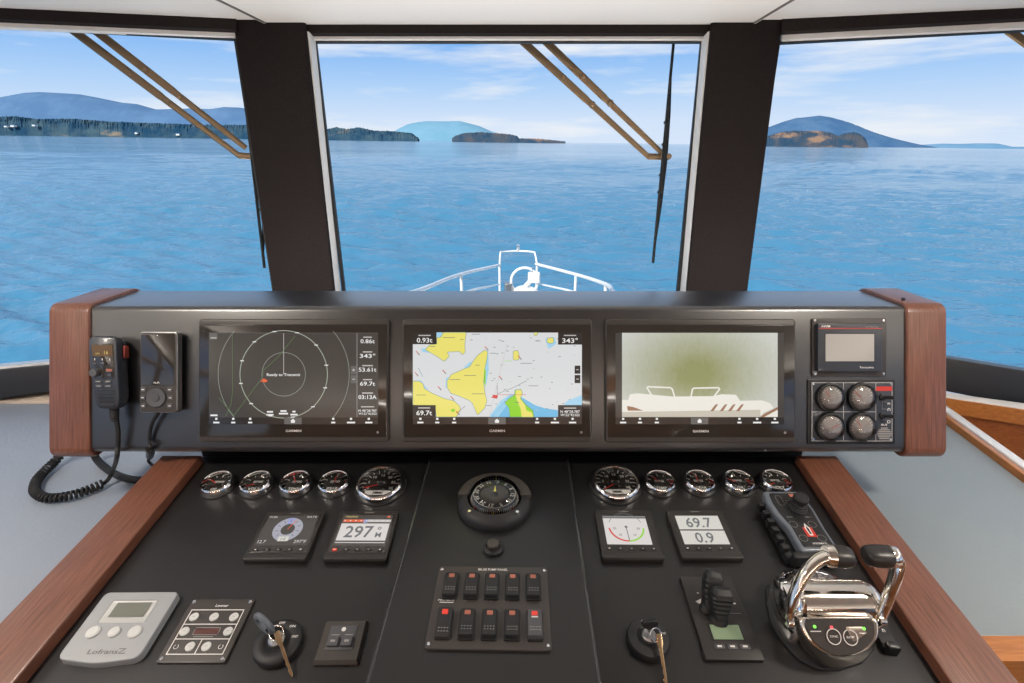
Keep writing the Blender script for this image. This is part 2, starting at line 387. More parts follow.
# water surface: real waves, a fan of rows that get wider apart with distance
import numpy as np
rs = np.random.RandomState(5)
dist_r = [7.5]
while dist_r[-1] < 25000: dist_r.append(dist_r[-1]*(1.0085 if dist_r[-1] < 600 else 1.03))
dr = np.array(dist_r); an = np.radians(np.linspace(-66, 66, 520)); DD, AA = np.meshgrid(dr, an, indexing='ij'); XX = DD*np.tan(AA)*.75; YY = DD.copy()
sp = np.maximum(DD*.0085, 1e-3); spx = np.maximum(DD*.0085*.75, 1e-3); ZZ = np.zeros_like(XX)
calm = sum(np.sin(XX*kx + YY*ky + ph) for kx, ky, ph in ((.010, .055, 0.3), (-.006, .12, 1.9), (.018, .083, 4.0), (.004, .031, 2.2)))/4
calm = np.clip(.80 + .55*calm, .25, 1.35)
for _ in range(64):
    lam = math.exp(rs.uniform(math.log(.45), math.log(5.0))); th = math.radians(rs.normal(16, 24)); k_ = 2*math.pi/lam; ph = rs.uniform(0, 6.283)
    kx, ky = k_*math.sin(th), k_*math.cos(th); fade = np.clip((lam/np.maximum(sp, .0)-2.2)/2.5, 0, 1)
    ZZ += lam*.0090*(2.0 if lam < 1.8 else .8)*fade*np.sin(kx*XX+ky*YY+ph)
ZZ = ZZ*calm
me = bpy.data.meshes.new('sea'); nr, nc = XX.shape
co_ = np.stack([XX, YY, ZZ+SEA_Z], -1).reshape(-1, 3).astype(np.float32)
ix = np.arange(nr*nc).reshape(nr, nc); q_ = np.stack([ix[:-1, :-1], ix[:-1, 1:], ix[1:, 1:], ix[1:, :-1]], -1).reshape(-1, 4).astype(np.int32)
me.vertices.add(nr*nc); me.vertices.foreach_set('co', co_.ravel()); nf_ = len(q_); me.loops.add(nf_*4); me.loops.foreach_set('vertex_index', q_.ravel())
me.polygons.add(nf_); me.polygons.foreach_set('loop_start', np.arange(nf_, dtype=np.int32)*4); me.polygons.foreach_set('loop_total', np.full(nf_, 4, dtype=np.int32)); me.update(calc_edges=True); me.validate()
me.polygons.foreach_set('use_smooth', np.ones(len(me.polygons), dtype=bool)); me.materials.append(MAT['sea_water'])
so2 = bpy.data.objects.new('sea', me); C.objects.link(so2); so2.matrix_world = SEA; so2['kind'] = 'structure'
# flat water all around, just under the wave troughs
mb = MB(); xs = [-25000, -6000, -1500, -400, -100, 0, 100, 400, 1500, 6000, 25000]
mb.add([(x, y, SEA_Z-.45) for y in xs for x in xs], [(i*11+j, i*11+j+1, i*11+j+12, i*11+j+11) for i in range(10) for j in range(10)], 'sea_water')
sea = struct(mb, 'open_sea', SEA)

for nm, c0, c1 in (('hazed_forest', (.075, .155, .29), (.10, .19, .33)), ('haze_hill', (.14, .30, .42), (.17, .33, .45)), ('shore_forest', (.012, .050, .10), (.055, .10, .13)), ('right_hill', (.045, .115, .23), (.08, .155, .27)), ('shore_dark', (.022, .06, .11), (.08, .085, .10)), ('low_land', (.11, .24, .38), (.14, .27, .41))):  # blue distance haze mixed into the land and forest colours
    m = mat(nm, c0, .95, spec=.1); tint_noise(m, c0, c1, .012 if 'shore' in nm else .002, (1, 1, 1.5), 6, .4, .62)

def patches(nm, col, scale, lo, hi, stretch=(1, 1, 3)):      # tawny clearings and bare ground among the trees
    t = MAT[nm].node_tree; b = t.nodes['Principled BSDF']; src = b.inputs['Base Color'].links[0].from_socket
    c = t.nodes.new('ShaderNodeTexCoord'); g = t.nodes.new('ShaderNodeMapping'); g.inputs['Scale'].default_value = stretch; t.links.new(c.outputs['Object'], g.inputs[0])
    n = t.nodes.new('ShaderNodeTexNoise'); n.inputs['Scale'].default_value = scale; n.inputs['Detail'].default_value = 3; t.links.new(g.outputs[0], n.inputs['Vector'])
    r = t.nodes.new('ShaderNodeValToRGB'); r.color_ramp.elements[0].position = lo; r.color_ramp.elements[1].position = hi; t.links.new(n.outputs['Fac'], r.inputs[0])
    m_ = t.nodes.new('ShaderNodeMixRGB'); t.links.new(r.outputs[0], m_.inputs[0]); t.links.new(src, m_.inputs[1]); m_.inputs[2].default_value = (*col, 1); t.links.new(m_.outputs[0], b.inputs['Base Color'])
patches('shore_forest', (.22, .18, .14), .006, .60, .67); patches('shore_dark', (.26, .17, .12), .0065, .58, .66)
mat('house_white', (.8, .78, .75), .7)
def ridge(name, label, prof, dist, matn, jit=0.0, step=1.0, depth=.16, thick=None):
    # a real hill: the skyline at distance dist, sloping to the sea in front of it and behind it
    cols = []; x = prof[0][0]
    while x <= prof[-1][0]:
        for (x0, y0), (x1, y1) in zip(prof, prof[1:]):
            if x0 <= x <= x1: y = y0 + (y1-y0)*(x-x0)/(x1-x0); break
        cols.append((x, y)); x += step
    th = thick or dist*depth; rows = 9; vs = []; rnd = random.Random(len(prof)*13+int(dist)); sea_d = dist
    for i, (px, py) in enumerate(cols):
        d = SEA_I.to_3x3() @ ray(px, py); k = dist/d.y; top = Vector((d.x*k, dist, d.z*k)); H = max(top.z - SEA_Z, .3)
        for r in range(rows):
            f = r/(rows-1); s = math.sin(math.pi*f); yy = dist + (f-.5)*th
            h = H*(s**.75) * (1 if r == rows//2 else (1 - (.13 if jit else .015)*rnd.random()))
            if jit: h += rnd.uniform(-jit, jit)*(1 if 0 < r < rows-1 else 0)
            xx = top.x*(1 + (f-.5)*.03) + rnd.uniform(-1, 1)*dist*step/FPX*(.25 if jit else .02)
            vs.append((xx, yy, SEA_Z - (1.0 if r in (0, rows-1) else 0) + max(h, 0)))
    fs = [(i*rows+r, (i+1)*rows+r, (i+1)*rows+r+1, i*rows+r+1) for i in range(len(cols)-1) for r in range(rows-1)]
    g = MB(); faces = g.add(vs, fs, matn); bmesh.ops.recalc_face_normals(g.bm, faces=faces)
    ob = g.build(name, None, SEA, 180 if not jit else 40); ob['kind'] = 'structure' if not label else 'thing'
    if label: tag(ob, label[0], label[1])
    return ob
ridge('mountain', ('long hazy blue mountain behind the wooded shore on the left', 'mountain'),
      [(-520, 126), (-420, 119), (-300, 112), (-180, 108), (-60, 103), (-20, 99.5), (0, 97.2), (24, 92.8), (39, 92), (60, 93), (80, 94.3), (98, 97.7), (122, 102.6), (137, 104), (156, 109.4), (171, 109), (190, 108.4), (210, 109), (224, 107), (239, 107.5), (270, 112), (300, 122), (330, 131)], 9000, 'hazed_forest', 0, 2)
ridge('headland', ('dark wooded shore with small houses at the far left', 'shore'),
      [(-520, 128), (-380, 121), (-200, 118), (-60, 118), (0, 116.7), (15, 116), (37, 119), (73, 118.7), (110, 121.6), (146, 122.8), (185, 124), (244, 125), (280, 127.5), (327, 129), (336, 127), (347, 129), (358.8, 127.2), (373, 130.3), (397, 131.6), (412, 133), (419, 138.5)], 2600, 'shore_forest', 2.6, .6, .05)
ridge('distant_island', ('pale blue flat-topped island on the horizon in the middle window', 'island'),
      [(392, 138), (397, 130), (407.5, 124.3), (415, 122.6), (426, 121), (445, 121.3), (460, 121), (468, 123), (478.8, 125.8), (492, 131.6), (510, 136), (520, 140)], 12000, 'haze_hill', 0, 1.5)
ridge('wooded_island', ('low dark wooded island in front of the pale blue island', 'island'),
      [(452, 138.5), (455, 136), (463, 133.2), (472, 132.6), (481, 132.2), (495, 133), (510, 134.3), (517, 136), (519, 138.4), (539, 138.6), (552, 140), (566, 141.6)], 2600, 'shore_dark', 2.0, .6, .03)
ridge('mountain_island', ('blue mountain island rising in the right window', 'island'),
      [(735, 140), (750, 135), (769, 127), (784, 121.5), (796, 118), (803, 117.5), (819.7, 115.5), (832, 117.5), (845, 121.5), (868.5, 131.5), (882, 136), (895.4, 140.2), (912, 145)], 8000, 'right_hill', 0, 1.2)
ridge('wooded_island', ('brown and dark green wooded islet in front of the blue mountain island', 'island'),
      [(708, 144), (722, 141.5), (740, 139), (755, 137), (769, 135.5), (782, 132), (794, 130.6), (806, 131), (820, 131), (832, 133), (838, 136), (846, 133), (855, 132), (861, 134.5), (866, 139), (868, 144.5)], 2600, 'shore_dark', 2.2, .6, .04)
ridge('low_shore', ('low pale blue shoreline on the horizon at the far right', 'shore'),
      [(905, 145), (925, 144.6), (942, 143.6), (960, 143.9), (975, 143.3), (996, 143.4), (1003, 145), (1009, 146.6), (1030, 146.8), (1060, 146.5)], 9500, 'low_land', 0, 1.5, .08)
# clearings and houses on the left shore, a beach below the islet
def patch_on(pxs, dist, matn, name, label, cat, group=None, hgt=2.0):
    # a low raised block of ground or a building, standing on the slope facing us
    (x0, y0, x1, y1) = pxs; a = SEA_I.to_3x3() @ ray(x0, y1); b2 = SEA_I.to_3x3() @ ray(x1, y0)
    ka, kb = dist/a.y, dist/b2.y; g = MB()
    g.box(a.x*ka, b2.x*kb, dist, dist+18, a.z*ka, b2.z*kb, matn)
    if matn == 'house_white': 
        cx = (a.x*ka+b2.x*kb)/2; z1 = b2.z*kb; hw = (b2.x*kb-a.x*ka)/2+1
        g.add([(cx-hw, dist-1, z1), (cx+hw, dist-1, z1), (cx+hw, dist+19, z1), (cx-hw, dist+19, z1), (cx-hw, dist+9, z1+3), (cx+hw, dist+9, z1+3)], [(0, 1, 5, 4), (3, 2, 5, 4), (0, 3, 4), (1, 2, 5)], 'hazed_forest')
    return tag(g.build(name, None, SEA), label, cat, group)
for q, r, lb in (((4, 125.8, 6.2, 127.2), 2530, 'tiny pale house nearest the left edge on the far shore'), ((10.5, 125.2, 13.5, 126.9), 2532, 'tiny pale house, second from the left edge, widest on the far shore'), ((32, 124.6, 34.2, 126.2), 2531, 'tiny pale house in mid-wood, third from the left on the far shore'), ((134.8, 132.4, 136.8, 134), 2533, 'tiny pale house by the water, fourth from the left on the far shore'), ((176, 133.8, 179, 135.4), 2534, 'tiny pale house by the beach under the left wiper arms')):
    patch_on(q, r, 'house_white', 'shore_house', lb, 'house', 'houses on the left shore')
# ================================================================== FOREDECK and bow rail
g = MB(); dk = [(-1.9, 2.35), (1.9, 2.35), (1.75, 4.2), (1.2, 5.8), (.5, 7.0), (0, 7.35), (-.5, 7.0), (-1.2, 5.8), (-1.75, 4.2)]
g.prism(fillet(dk, .3, 4), -4.2, -2.35, 'gelcoat', bev=.06); struct(g, 'foredeck')
DECK_Z = -2.35
def P3(px, py, y): d = ray(px, py); return d*(y/d.y)
rail = thing('bow_railing', 'white bow railing with pulpit hoop ahead of the windscreen', 'railing', T((0, 6, DECK_Z)))
def off(v): return Vector(v) - Vector((0, 6, DECK_Z))
def rtube(name, pts, r, mt='gelcoat'):
    g = MB(); g.tube([off(p) for p in pts], r, mt, n=8); return g.build(name, rail, angle=60)
def smooth(pts, n=5):
    pts = [Vector(p) for p in pts]; out = []
    for i in range(len(pts)-1):
        a, b_, c_2, d = pts[max(i-1, 0)], pts[i], pts[i+1], pts[min(i+2, len(pts)-1)]
        for j in range(n):
            t = j/n; out.append(.5*((2*b_)+(-a+c_2)*t+(2*a-5*b_+4*c_2-d)*t*t+(-a+3*b_-3*c_2+d)*t**3))
    out.append(pts[-1]); return out
left_r = [P3(400, 296, 3.2), P3(423, 289, 3.9), P3(460, 274.5, 5.2), P3(500, 265, 6.6)]
right_r = [P3(536, 264, 6.6), P3(576, 274.5, 5.4), P3(606, 284.5, 4.2), P3(612, 291, 3.6), P3(622, 300, 3.2)]
rtube('top_rail', smooth(left_r), .019); rtube('top_rail', smooth(right_r), .019)
rtube('lower_rail', [P3(455, 295, 4.6), P3(476, 289, 5.2), P3(499, 284.5, 6.4)], .012); rtube('lower_rail', [P3(537, 283.5, 6.4), P3(565, 289.5, 5.2), P3(590, 296, 4.4)], .012)
def post(px, py, y, px2, top=None):
    a = P3(px, py, y); k = (DECK_Z + .0)/ray(px2, 291).z; b3 = Vector((a.x*.985, a.y-.02, DECK_Z)); rtube('stanchion', [a, b3], .016)
for q in ((499.5, 265, 6.6, 499), (461, 274, 5.2, 458), (537, 264, 6.6, 537), (576, 274.5, 5.4, 576), (423, 289, 3.9, 423), (606, 284.5, 4.2, 606)): post(*q)
# pulpit hoop standing above the rail at the stem
rtube('pulpit_hoop', smooth([P3(499.6, 265, 6.6), P3(500.5, 253, 6.8), P3(503, 252, 6.9), P3(518, 251, 7.0), P3(533, 252, 6.9), P3(535, 254, 6.8), P3(537, 264, 6.6)], 4), .013)
g = MB(); c0 = off(P3(518, 250.4, 7.0)); g.lathe([(.02, 0), (.03, .03), (.028, .07), (.012, .085)], 'steel', T(c0), n=12); g.build('bow_light', rail)
# anchor windlass and hatch hoop
wl = thing('anchor_windlass', 'white anchor windlass with round hoop on the bow', 'windlass', T((.08, 6.1, DECK_Z)))
o_w = Vector((.08, 6.1, DECK_Z)); pc = P3(525, 281, 6.1) - o_w
g = MB(); g.lathe([(.16, 0), (.16, pc.z-.12), (.10, pc.z-.08)], 'gelcoat', T((pc.x, 0, 0)), n=20); g.build('pedestal', wl)
g = MB(); g.ring(.165, .016, 'gelcoat', T(pc + Vector((-.005, 0, 0))) @ RX(math.pi/2), n=30); g.build('hoop', wl)
g = MB(); a = P3(534, 277, 6.1)-o_w; g.prism(rrect(.15, .10, .03), -.06, .06, 'gelcoat', T(a), bev=.02); g.tube([a+Vector((-.02, 0, 0)), a+Vector((-.02, 0, .12))], .015, 'steel'); g.tube([a+Vector((0, 0, 0)), pc+Vector((-.02, 0, -.1))], .03, 'gelcoat'); g.build('motor_housing', wl)
g = MB(); a = P3(508.5, 286, 6.1)-o_w; g.prism(rrect(.10, .10, .02), pc.z-.40, a.z+.04, 'brushed', T((a.x, 0, 0)), bev=.01); g.build('control_box', wl)
g = MB(); a = P3(934, 352, 2.2); b3 = P3(928, 372, 2.15); b3.z -= .9; g.tube([a, b3], .009, 'spray_white'); tag(g.build('side_stanchion'), 'thin white deck stanchion outside the right window', 'stanchion')
g = MB(); g.box(1.75, 2.9, -2, 2.9, -1.75, -1.45, 'gelcoat'); struct(g, 'side_deck')

# ================================================================== CABIN SHELL
def pprism(F, pts, z0, z1, mt, name, parent=None, bev=0, kind='structure', g=None, zm=None):   # pixel outline on plane F at height z1, extruded back to z0
    P = [tuple(F.at(x, y, z1 if zm is None else zm)[:2]) for x, y in pts]; gg = g or MB(F.M)
    gg.prism(P, z0, z1, mt, bev=bev, steps=2)
    if g is None:
        o = gg.build(name, parent); 
        if parent is None: o['kind'] = kind
        return o
# glass panes + gaskets
def pane(F, pts, name, gw=.010):
    P = [tuple(F.at(x, y, 0)[:2]) for x, y in pts]; g = MB(); g.poly(P, 0, 'window_glass'); o = g.build(name, None, F.M); o['kind'] = 'structure'
    Q = inset(P, -.004); R = inset(P, gw); g = MB(); n = len(P)
    z0, z1 = -.006, .006
    g.loft([[(x, y, z0) for x, y in Q], [(x, y, z1) for x, y in Q], [(x, y, z1) for x, y in R], [(x, y, z0) for x, y in R]], 'gasket', closed=True)
    g.build('gasket', o); return o
pane(WF, [(314.5, 41), (702.5, 41), (674.5, 330), (348, 330)], 'window_2', .007)
pane(SLF, [(-150, 18), (236, 38.6), (285, 360), (-150, 398)], 'window_1', .006)
pane(SRF, [(778, 42.5), (1180, 21), (1180, 400), (735, 330)], 'window_3', .006)
# headers: dark band and white reveal over each window
pprism(WF, [(300, 20), (716, 20), (716, 36.4), (300, 36.4)], .021, .045, 'pillar_suede', 'trim_1', zm=.021)
pprism(WF, [(304, 36.0), (712, 36.0), (711, 41.6), (305, 41.6)], .0, .02, 'jamb_white', 'trim_2', zm=.0)
pprism(SLF, [(-260, -10), (238, 16.0), (238, 33), (-260, 11)], .021, .045, 'pillar_suede', 'trim_3', zm=.021)
pprism(SLF, [(-260, 9.5), (238, 32.4), (238, 39.4), (-260, 19)], .0, .02, 'jamb_white', 'trim_4', zm=.0)
pprism(SRF, [(780, 18), (1240, -10), (1240, 10), (780, 35)], .021, .045, 'pillar_suede', 'trim_5', zm=.021)
pprism(SRF, [(780, 34.6), (1240, 9.5), (1240, 20), (780, 42.6)], .0, .02, 'jamb_white', 'trim_6', zm=.0)
# white jambs seen beside the pillars, then the pillars
pprism(WF, [(300, 34), (314.6, 38), (340.2, 294), (343.6, 330), (325, 330)], .0, .058, 'jamb_white', 'trim_7', zm=.012)
pprism(WF, [(702.4, 38), (716, 34), (693, 330), (676.8, 330), (680.6, 294)], .0, .058, 'jamb_white', 'trim_8', zm=.012)
pprism(WF, [(230.6, 10), (303.2, 12), (334.2, 294), (338, 330), (279, 330), (272.8, 294)], .059, .075, 'pillar_suede', 'wall_pillar_left', bev=.006)
pprism(WF, [(713.2, 11), (784.8, 9), (747.6, 294), (742.7, 330), (683, 330), (687, 294)], .059, .075, 'pillar_suede', 'wall_pillar_right', bev=.006)
pprism(WF, [(240, 30), (290, 30), (320, 330), (285, 330)], -.05, .02, 'gasket', 'wall_post_left')
pprism(WF, [(725, 30), (775, 30), (735, 330), (700, 330)], -.05, .02, 'gasket', 'wall_post_right')
# ceiling: three panels with fine seams, and the roof above
def ceil_pt(px, py): v = onz(px, py, .352); return (v.x, v.y)
sl = (ceil_pt(219, 0), ceil_pt(268, 24)); sr = (ceil_pt(792, 0), ceil_pt(752, 24))
def ext(a, b_, y): t = (y-a[1])/(b_[1]-a[1]); return (a[0]+(b_[0]-a[0])*t, y)
yb, yf = -2.6, 2.02
L0 = (sl[0][0]-.35, yb); R0 = (sr[0][0]+.35, yb); Lm = ext(*sl, 1.35); Rm = ext(*sr, 1.35); Lf = ext(*sl, yf); Rf = ext(*sr, yf)
g = MB(); gp = .0045
g.prism([(L0[0]+gp, yb), (R0[0]-gp, yb), (Rm[0]-gp, Rm[1]), (Rf[0]-gp, yf), (Lf[0]+gp, yf), (Lm[0]+gp, Lm[1])], .352, .372, 'ceiling_white')
g.prism([(-2.6, yb), (L0[0]-gp, yb), (Lm[0]-gp, Lm[1]), (Lf[0]-gp, yf), (-1.2, yf), (-2.6, 1.72)], .360, .380, 'ceiling_white')
g.prism([(R0[0]+gp, yb), (2.6, yb), (2.6, 1.72), (1.2, yf), (Rf[0]+gp, yf), (Rm[0]+gp, Rm[1])], .360, .380, 'ceiling_white')
g.prism([(-2.7, yb-.1), (2.7, yb-.1), (2.7, 1.80), (1.0, 2.2), (-1.0, 2.2), (-2.7, 1.80)], .3805, .45, 'soft_black')  # roof underside coloured black so the seam gaps read as shadow
struct(g, 'ceiling')
for k, (a, b5, c5) in enumerate(((L0, Lm, Lf), (R0, Rm, Rf))):      # beads added over the ceiling seams for their shadow and highlight
    g = MB(); g.tube([(a[0], a[1], .351), (b5[0], b5[1], .351), (c5[0], c5[1], .351)], .0035, 'seam_shade', n=8); g.tube([(a[0]*1.004, a[1], .3505), (b5[0]*1.004, b5[1], .3505), (c5[0]*1.004, c5[1], .3505)], .002, 'jamb_white', n=8); struct(g, 'trim_%d' % (16+k))
for i, (x, y) in enumerate(ADDED_LAMPS):
    pos = ['left', 'right'][i]
    t = thing('added_ceiling_light', 'round ceiling lamp added to brighten the cabin, %s one' % pos, 'ceiling light', T((x, y, .352 if abs(x) < 1.2 else .36)), 'lamps added to brighten the cabin')
    g = MB(); g.ring(.115, .010, 'steel', n=32); g.build('trim_ring', t)
    g = MB(); g.lathe([(.105, -.014), (.105, -.004)], 'em_added_lamp', n=32); g.build('diffuser', t)
for k, (x, y, ln, o) in enumerate(ADDED_COVES):
    t = thing('added_cove_light', 'long up-light added on the %s wall to brighten the ceiling' % ['left', 'right', 'aft'][k], 'cove light', T((x, y, -.12)) @ (RZ(math.pi/2) if o else Matrix.Identity(4)))
    g = MB(); g.prism([(-.06, -ln/2), (.06, -ln/2), (.06, ln/2), (-.06, ln/2)], -.02, .02, 'saloon_wood', bev=.004); g.build('housing', t)
    g = MB(); g.box(-.035, .035, -ln/2+.02, ln/2-.02, .02, .028, 'em_added_lamp'); g.build('diffuser', t)
t = thing('added_sill_light', 'hidden up-light added behind the pod to brighten the ceiling', 'light strip', T((0, 1.47, -.66)))
g = MB(); g.box(-1.15, 1.15, -.075, -.025, 0, .03, 'black_plastic'); g.build('housing', t)
g = MB(); g.box(-1.12, 1.12, -.07, -.03, .03, .034, 'em_added_lamp'); g.build('diffuser', t)
# floor, aft wall, side walls with big windows (all behind or beside the photographer)
g = MB(); g.box(-2.5, 2.5, -2.6, 2.0, -1.75, -1.65, 'floor_wood'); struct(g, 'floor')
g = MB(); g.box(-2.5, -.5, -2.7, -2.6, -1.65, .36, 'saloon_wood'); g.box(.5, 2.5, -2.7, -2.6, -1.65, .36, 'saloon_wood'); g.box(-.5, .5, -2.7, -2.6, .20, .36, 'saloon_wood'); struct(g, 'wall_back')
g = MB(); g.box(-.49, .49, -2.68, -2.63, -1.65, .195, 'honey_wood'); d = struct(g, 'door_1')
g = MB(); g.tube([(.38, -2.62, -.6), (.38, -2.57, -.6), (.28, -2.57, -.6)], .012, 'steel'); g.build('door_handle', d)
for sg, nm in ((-1, 'left'), (1, 'right')):
    g = MB(); xa, xb = sorted((sg*2.30, sg*2.42))
    g.box(xa, xb, -2.6, 1.36, -1.65, -.72, 'saloon_wood'); g.box(xa, xb, -2.6, 1.42, .27, .36, 'pillar_suede')
    for y in (-2.6, -1.2, .1, 1.36): g.box(xa, xb, y, y+.09, -.72, .27, 'pillar_suede')
    struct(g, 'wall_'+nm)
# sill bar under each side window, ledge and lower wall under the windscreen
for F, nm, pts in ((SLF, 'trim_9', [(-200, 388.5), (110, 359.2), (112, 382.6), (-200, 428)]), (SRF, 'trim_10', [(860, 343.8), (1200, 399.5), (1200, 442), (860, 374)])):
    P = [F.at(x, y, .09) for x, y in pts]; g = MB(F.M)
    g.prism([tuple(p[:2]) for p in P], -.03, .09, 'sill_black', bev=.004); struct(g, nm)
pprism(SLF, [(-200, 384.5), (60, 361), (60, 366), (-200, 390)], .0, .075, 'gelcoat', 'trim_11')
g = MB(); g.box(-1.2, 1.2, 1.38, 1.72, -.80, -.66, 'sill_black'); g.box(-1.35, 1.35, 1.55, 1.80, -1.65, -.80, 'sill_black'); struct(g, 'wall_front')
# ================================================================== CONSOLE: counters, dash, wood strips
EZ = Vector((0, 0, 1))
def ozp(px, py, z): v = onz(px, py, z); return (v.x, v.y)
# side counters (grey vinyl) left and right of the console
stL = [DF.M @ DF.at(x, y, .0) for x, y in ((175, 455), (8, 640))]; stR = [DF.M @ DF.at(x, y, .0) for x, y in ((825, 455), (1005, 683))]
yN = ozp(512, 637, COUNTER_Z)[1]; yFc = ozp(512, 403, COUNTER_Z)[1]
g = MB(); g.prism([(-2.28, yN), (-.775, yN), (-.755, .93), (-.70, .98), (-.65, .99), (-.65, yFc), (-2.28, yFc)], COUNTER_Z-.03, COUNTER_Z, 'grey_vinyl', bev=.006)
co = tag(g.build('side_counter'), 'blue-grey vinyl covered counter to the left of the console', 'counter', 'side counters beside the helm')
rA = ozp(930, 411, COUNTER_Z); rB = ozp(1024, 482, COUNTER_Z)
kx = (rB[0]-rA[0])/(rB[1]-rA[1]); rN = (rB[0]+kx*(yN-rB[1]), yN); rF = (rA[0]+kx*(yFc-rA[1]), yFc)
g = MB(); g.prism([(.695, yN), rN, rF, (.65, yFc), (.65, .99), (.695, .93)], COUNTER_Z-.03, COUNTER_Z, 'grey_green_vinyl', bev=.006)
tag(g.build('side_counter'), 'grey vinyl covered counter to the right of the console', 'counter', 'side counters beside the helm')
# counter cabinets below
for x0, x1, lb in ((-2.28, -.80, 'wooden cabinet under the left grey counter'), (.72, rN[0]-.04, 'wooden cabinet under the right grey counter')):
    t = thing('base_cabinet', lb, 'cabinet', T(((x0+x1)/2, (yN+yFc)/2, -1.65)), 'cabinets under the side counters'); ox, oy = (x0+x1)/2, (yN+yFc)/2
    g = MB(); x1b = x1; g.box(x0-ox, x1b-ox, yN-.012-oy if x0 > 0 else yN+.02-oy, yFc-.02-oy, 0, .855, 'honey_wood'); g.build('body', t)
    g = MB(); hw = (x1b-x0)/2-.06; g.prism(rrect(2*hw, .62, .01, cx=0, cy=.42), 0, .018, 'honey_wood', T((0, (yN-.03 if x0 > 0 else yN+.002)-oy+.018, 0)) @ RX(math.pi/2), bev=.004); dd = g.build('door', t)
    g = MB(); g.lathe([(.012, 0), (.010, .015), (.016, .022), (.012, .032)], 'steel', T((-hw+.08, (yN-.048 if x0 > 0 else yN-.016)-oy, .5)) @ RX(math.pi/2), n=16); g.build('knob', dd)
# wood nosing along the near edge of the right counter
g = MB(); g.box(.67, rN[0]+.02, yN-.045, yN-.001, COUNTER_Z-.05, COUNTER_Z+.004, 'honey_wood'); tag(g.build('counter_nosing'), 'light orange wood nosing on the near edge of the right counter', 'edge trim')
# white and wood edging on the outboard edge of the right counter
g = MB(); dv = Vector((rF[0]-rN[0], rF[1]-rN[1])); ln = dv.length; ang = math.atan2(dv.y, dv.x)
E = T((rN[0], rN[1], COUNTER_Z-.03)) @ RZ(ang)
g.prism([(0, -.016), (ln, -.016), (ln, 0), (0, 0)], 0, .046, 'honey_wood', bev=.003)
g.prism([(0, -.044), (ln, -.044), (ln, -.0165), (0, -.0165)], 0, .050, 'gelcoat', bev=.004)
tag(g.build('counter_edging', None, E), 'white and wood edging strip on the outboard edge of the right counter', 'edge trim')
# panelling under the right window: top rail, shadow gap and dark orange board, and the deep blue-black shelf
def wall_on(F, pts, z0, z1, mt, nm): return pprism(F, pts, z0, z1, mt, nm)
a0 = hit(935, 394, (0, 1.47, -.75), Vector((0, 1, 0)))
def rim(px, py, z): v = onz(px, py, z); return (v.x, v.y)
zt = -.735
o1 = [rim(870, 384, zt), rim(958, 393.5, zt), rim(1100, 417, zt), rim(1100, 424, zt), rim(958, 399, zt), rim(870, 390, zt)]
g = MB(); g.prism([rim(870, 388, zt), rim(945, 396.5, zt), rim(1190, 433, zt), rim(1190, 425, zt), rim(945, 392.5, zt), rim(870, 384, zt)][::-1], zt-.02, zt, 'jamb_white', bev=.002); struct(g, 'trim_12')
f0, f1, f2 = rim(870, 389, zt), rim(945, 397, zt), rim(1190, 433.5, zt)
def offp(p, d): return (p[0], p[1]+d)
g = MB(); g.prism([f0, f1, f2, offp(f2, .03), offp(f1, .03), offp(f0, .03)], zt-.052, zt-.004, 'honey_wood'); struct(g, 'trim_13')
g = MB(); g.prism([offp(f0, .012), offp(f1, .012), offp(f2, .012), offp(f2, .05), offp(f1, .05), offp(f0, .05)], -1.3, zt-.05, 'dark_honey'); struct(g, 'wall_cabinet_right')
# cream ledge behind the left counter
g = MB(); g.prism([(-2.35, yFc+.002), (-1.28, yFc+.002), (-1.28, 1.60), (-1.75, 1.52), (-2.35, 1.38)], COUNTER_Z-.03, COUNTER_Z+.006, 'cream'); struct(g, 'trim_14')
g = MB(); g.prism([(-2.35, yFc+.003), (-1.28, yFc+.003), (-1.28, 1.66), (-2.35, 1.45)], -1.65, COUNTER_Z-.03, 'saloon_wood'); struct(g, 'wall_lower_left')
g = MB(); g.prism([(-1.28, yFc+.003), (1.28, yFc+.003), (1.28, 1.448), (-1.28, 1.448)], -1.65, COUNTER_Z-.004, 'soft_black'); struct(g, 'trim_15')

# ---- console
con = thing('helm_console', 'black leather helm console with raised middle panel and mahogany side strips', 'console', T((0, .7, -1.65)))
def C2(v): return Vector(v) - Vector((0, .7, -1.65))
MC = T((0, -.7, 1.65))
def quad_slab(F, pts, z0, z1, mt, name, bev, parent=con, r=.0, ext_near=0.0):
    P = [F.at(x, y, z1) for x, y in pts]
    P2 = fillet([tuple(p[:2]) for p in P], r, 3) if r else [tuple(p[:2]) for p in P]
    g = MB(MC @ F.M); g.prism(P2, z0, z1, mt, bev=bev, steps=4); return g.build(name, parent)
def near(F, p_far, p_near, yy):           # extend an edge to the world line y = yy
    a = F.M @ F.at(*p_far); b3 = F.M @ F.at(*p_near); t = (yy - a.y)/(b3.y - a.y); return F.I @ (a + (b3-a)*t)
YN = .40
def slab_local(F, far_l, near_l, far_r, near_r, z0, z1, mt, name, bev):
    a = F.at(*far_l, z1); b3 = F.at(*near_l, z1); c3 = F.at(*far_r, z1); d3 = F.at(*near_r, z1)
    def ex(p, q): t = (YN - (F.M @ p).y)/((F.M @ q).y - (F.M @ p).y); return p + (q-p)*t
    b3 = ex(a, b3); d3 = ex(c3, d3)
    g = MB(MC @ F.M); g.prism([tuple(b3[:2]), tuple(d3[:2]), tuple(c3[:2]), tuple(a[:2])], z0, z1, mt, bev=bev, steps=4); return g.build(name, con)
slab_local(DF, (196, 455.2), (14, 683), (436, 455.2), (376, 683), -.05, 0, 'black_leather', 'dash_panel', .006)
slab_local(DF, (562, 455.2), (590, 683), (804, 455.2), (962, 683), -.05, 0, 'black_leather', 'dash_panel', .006)
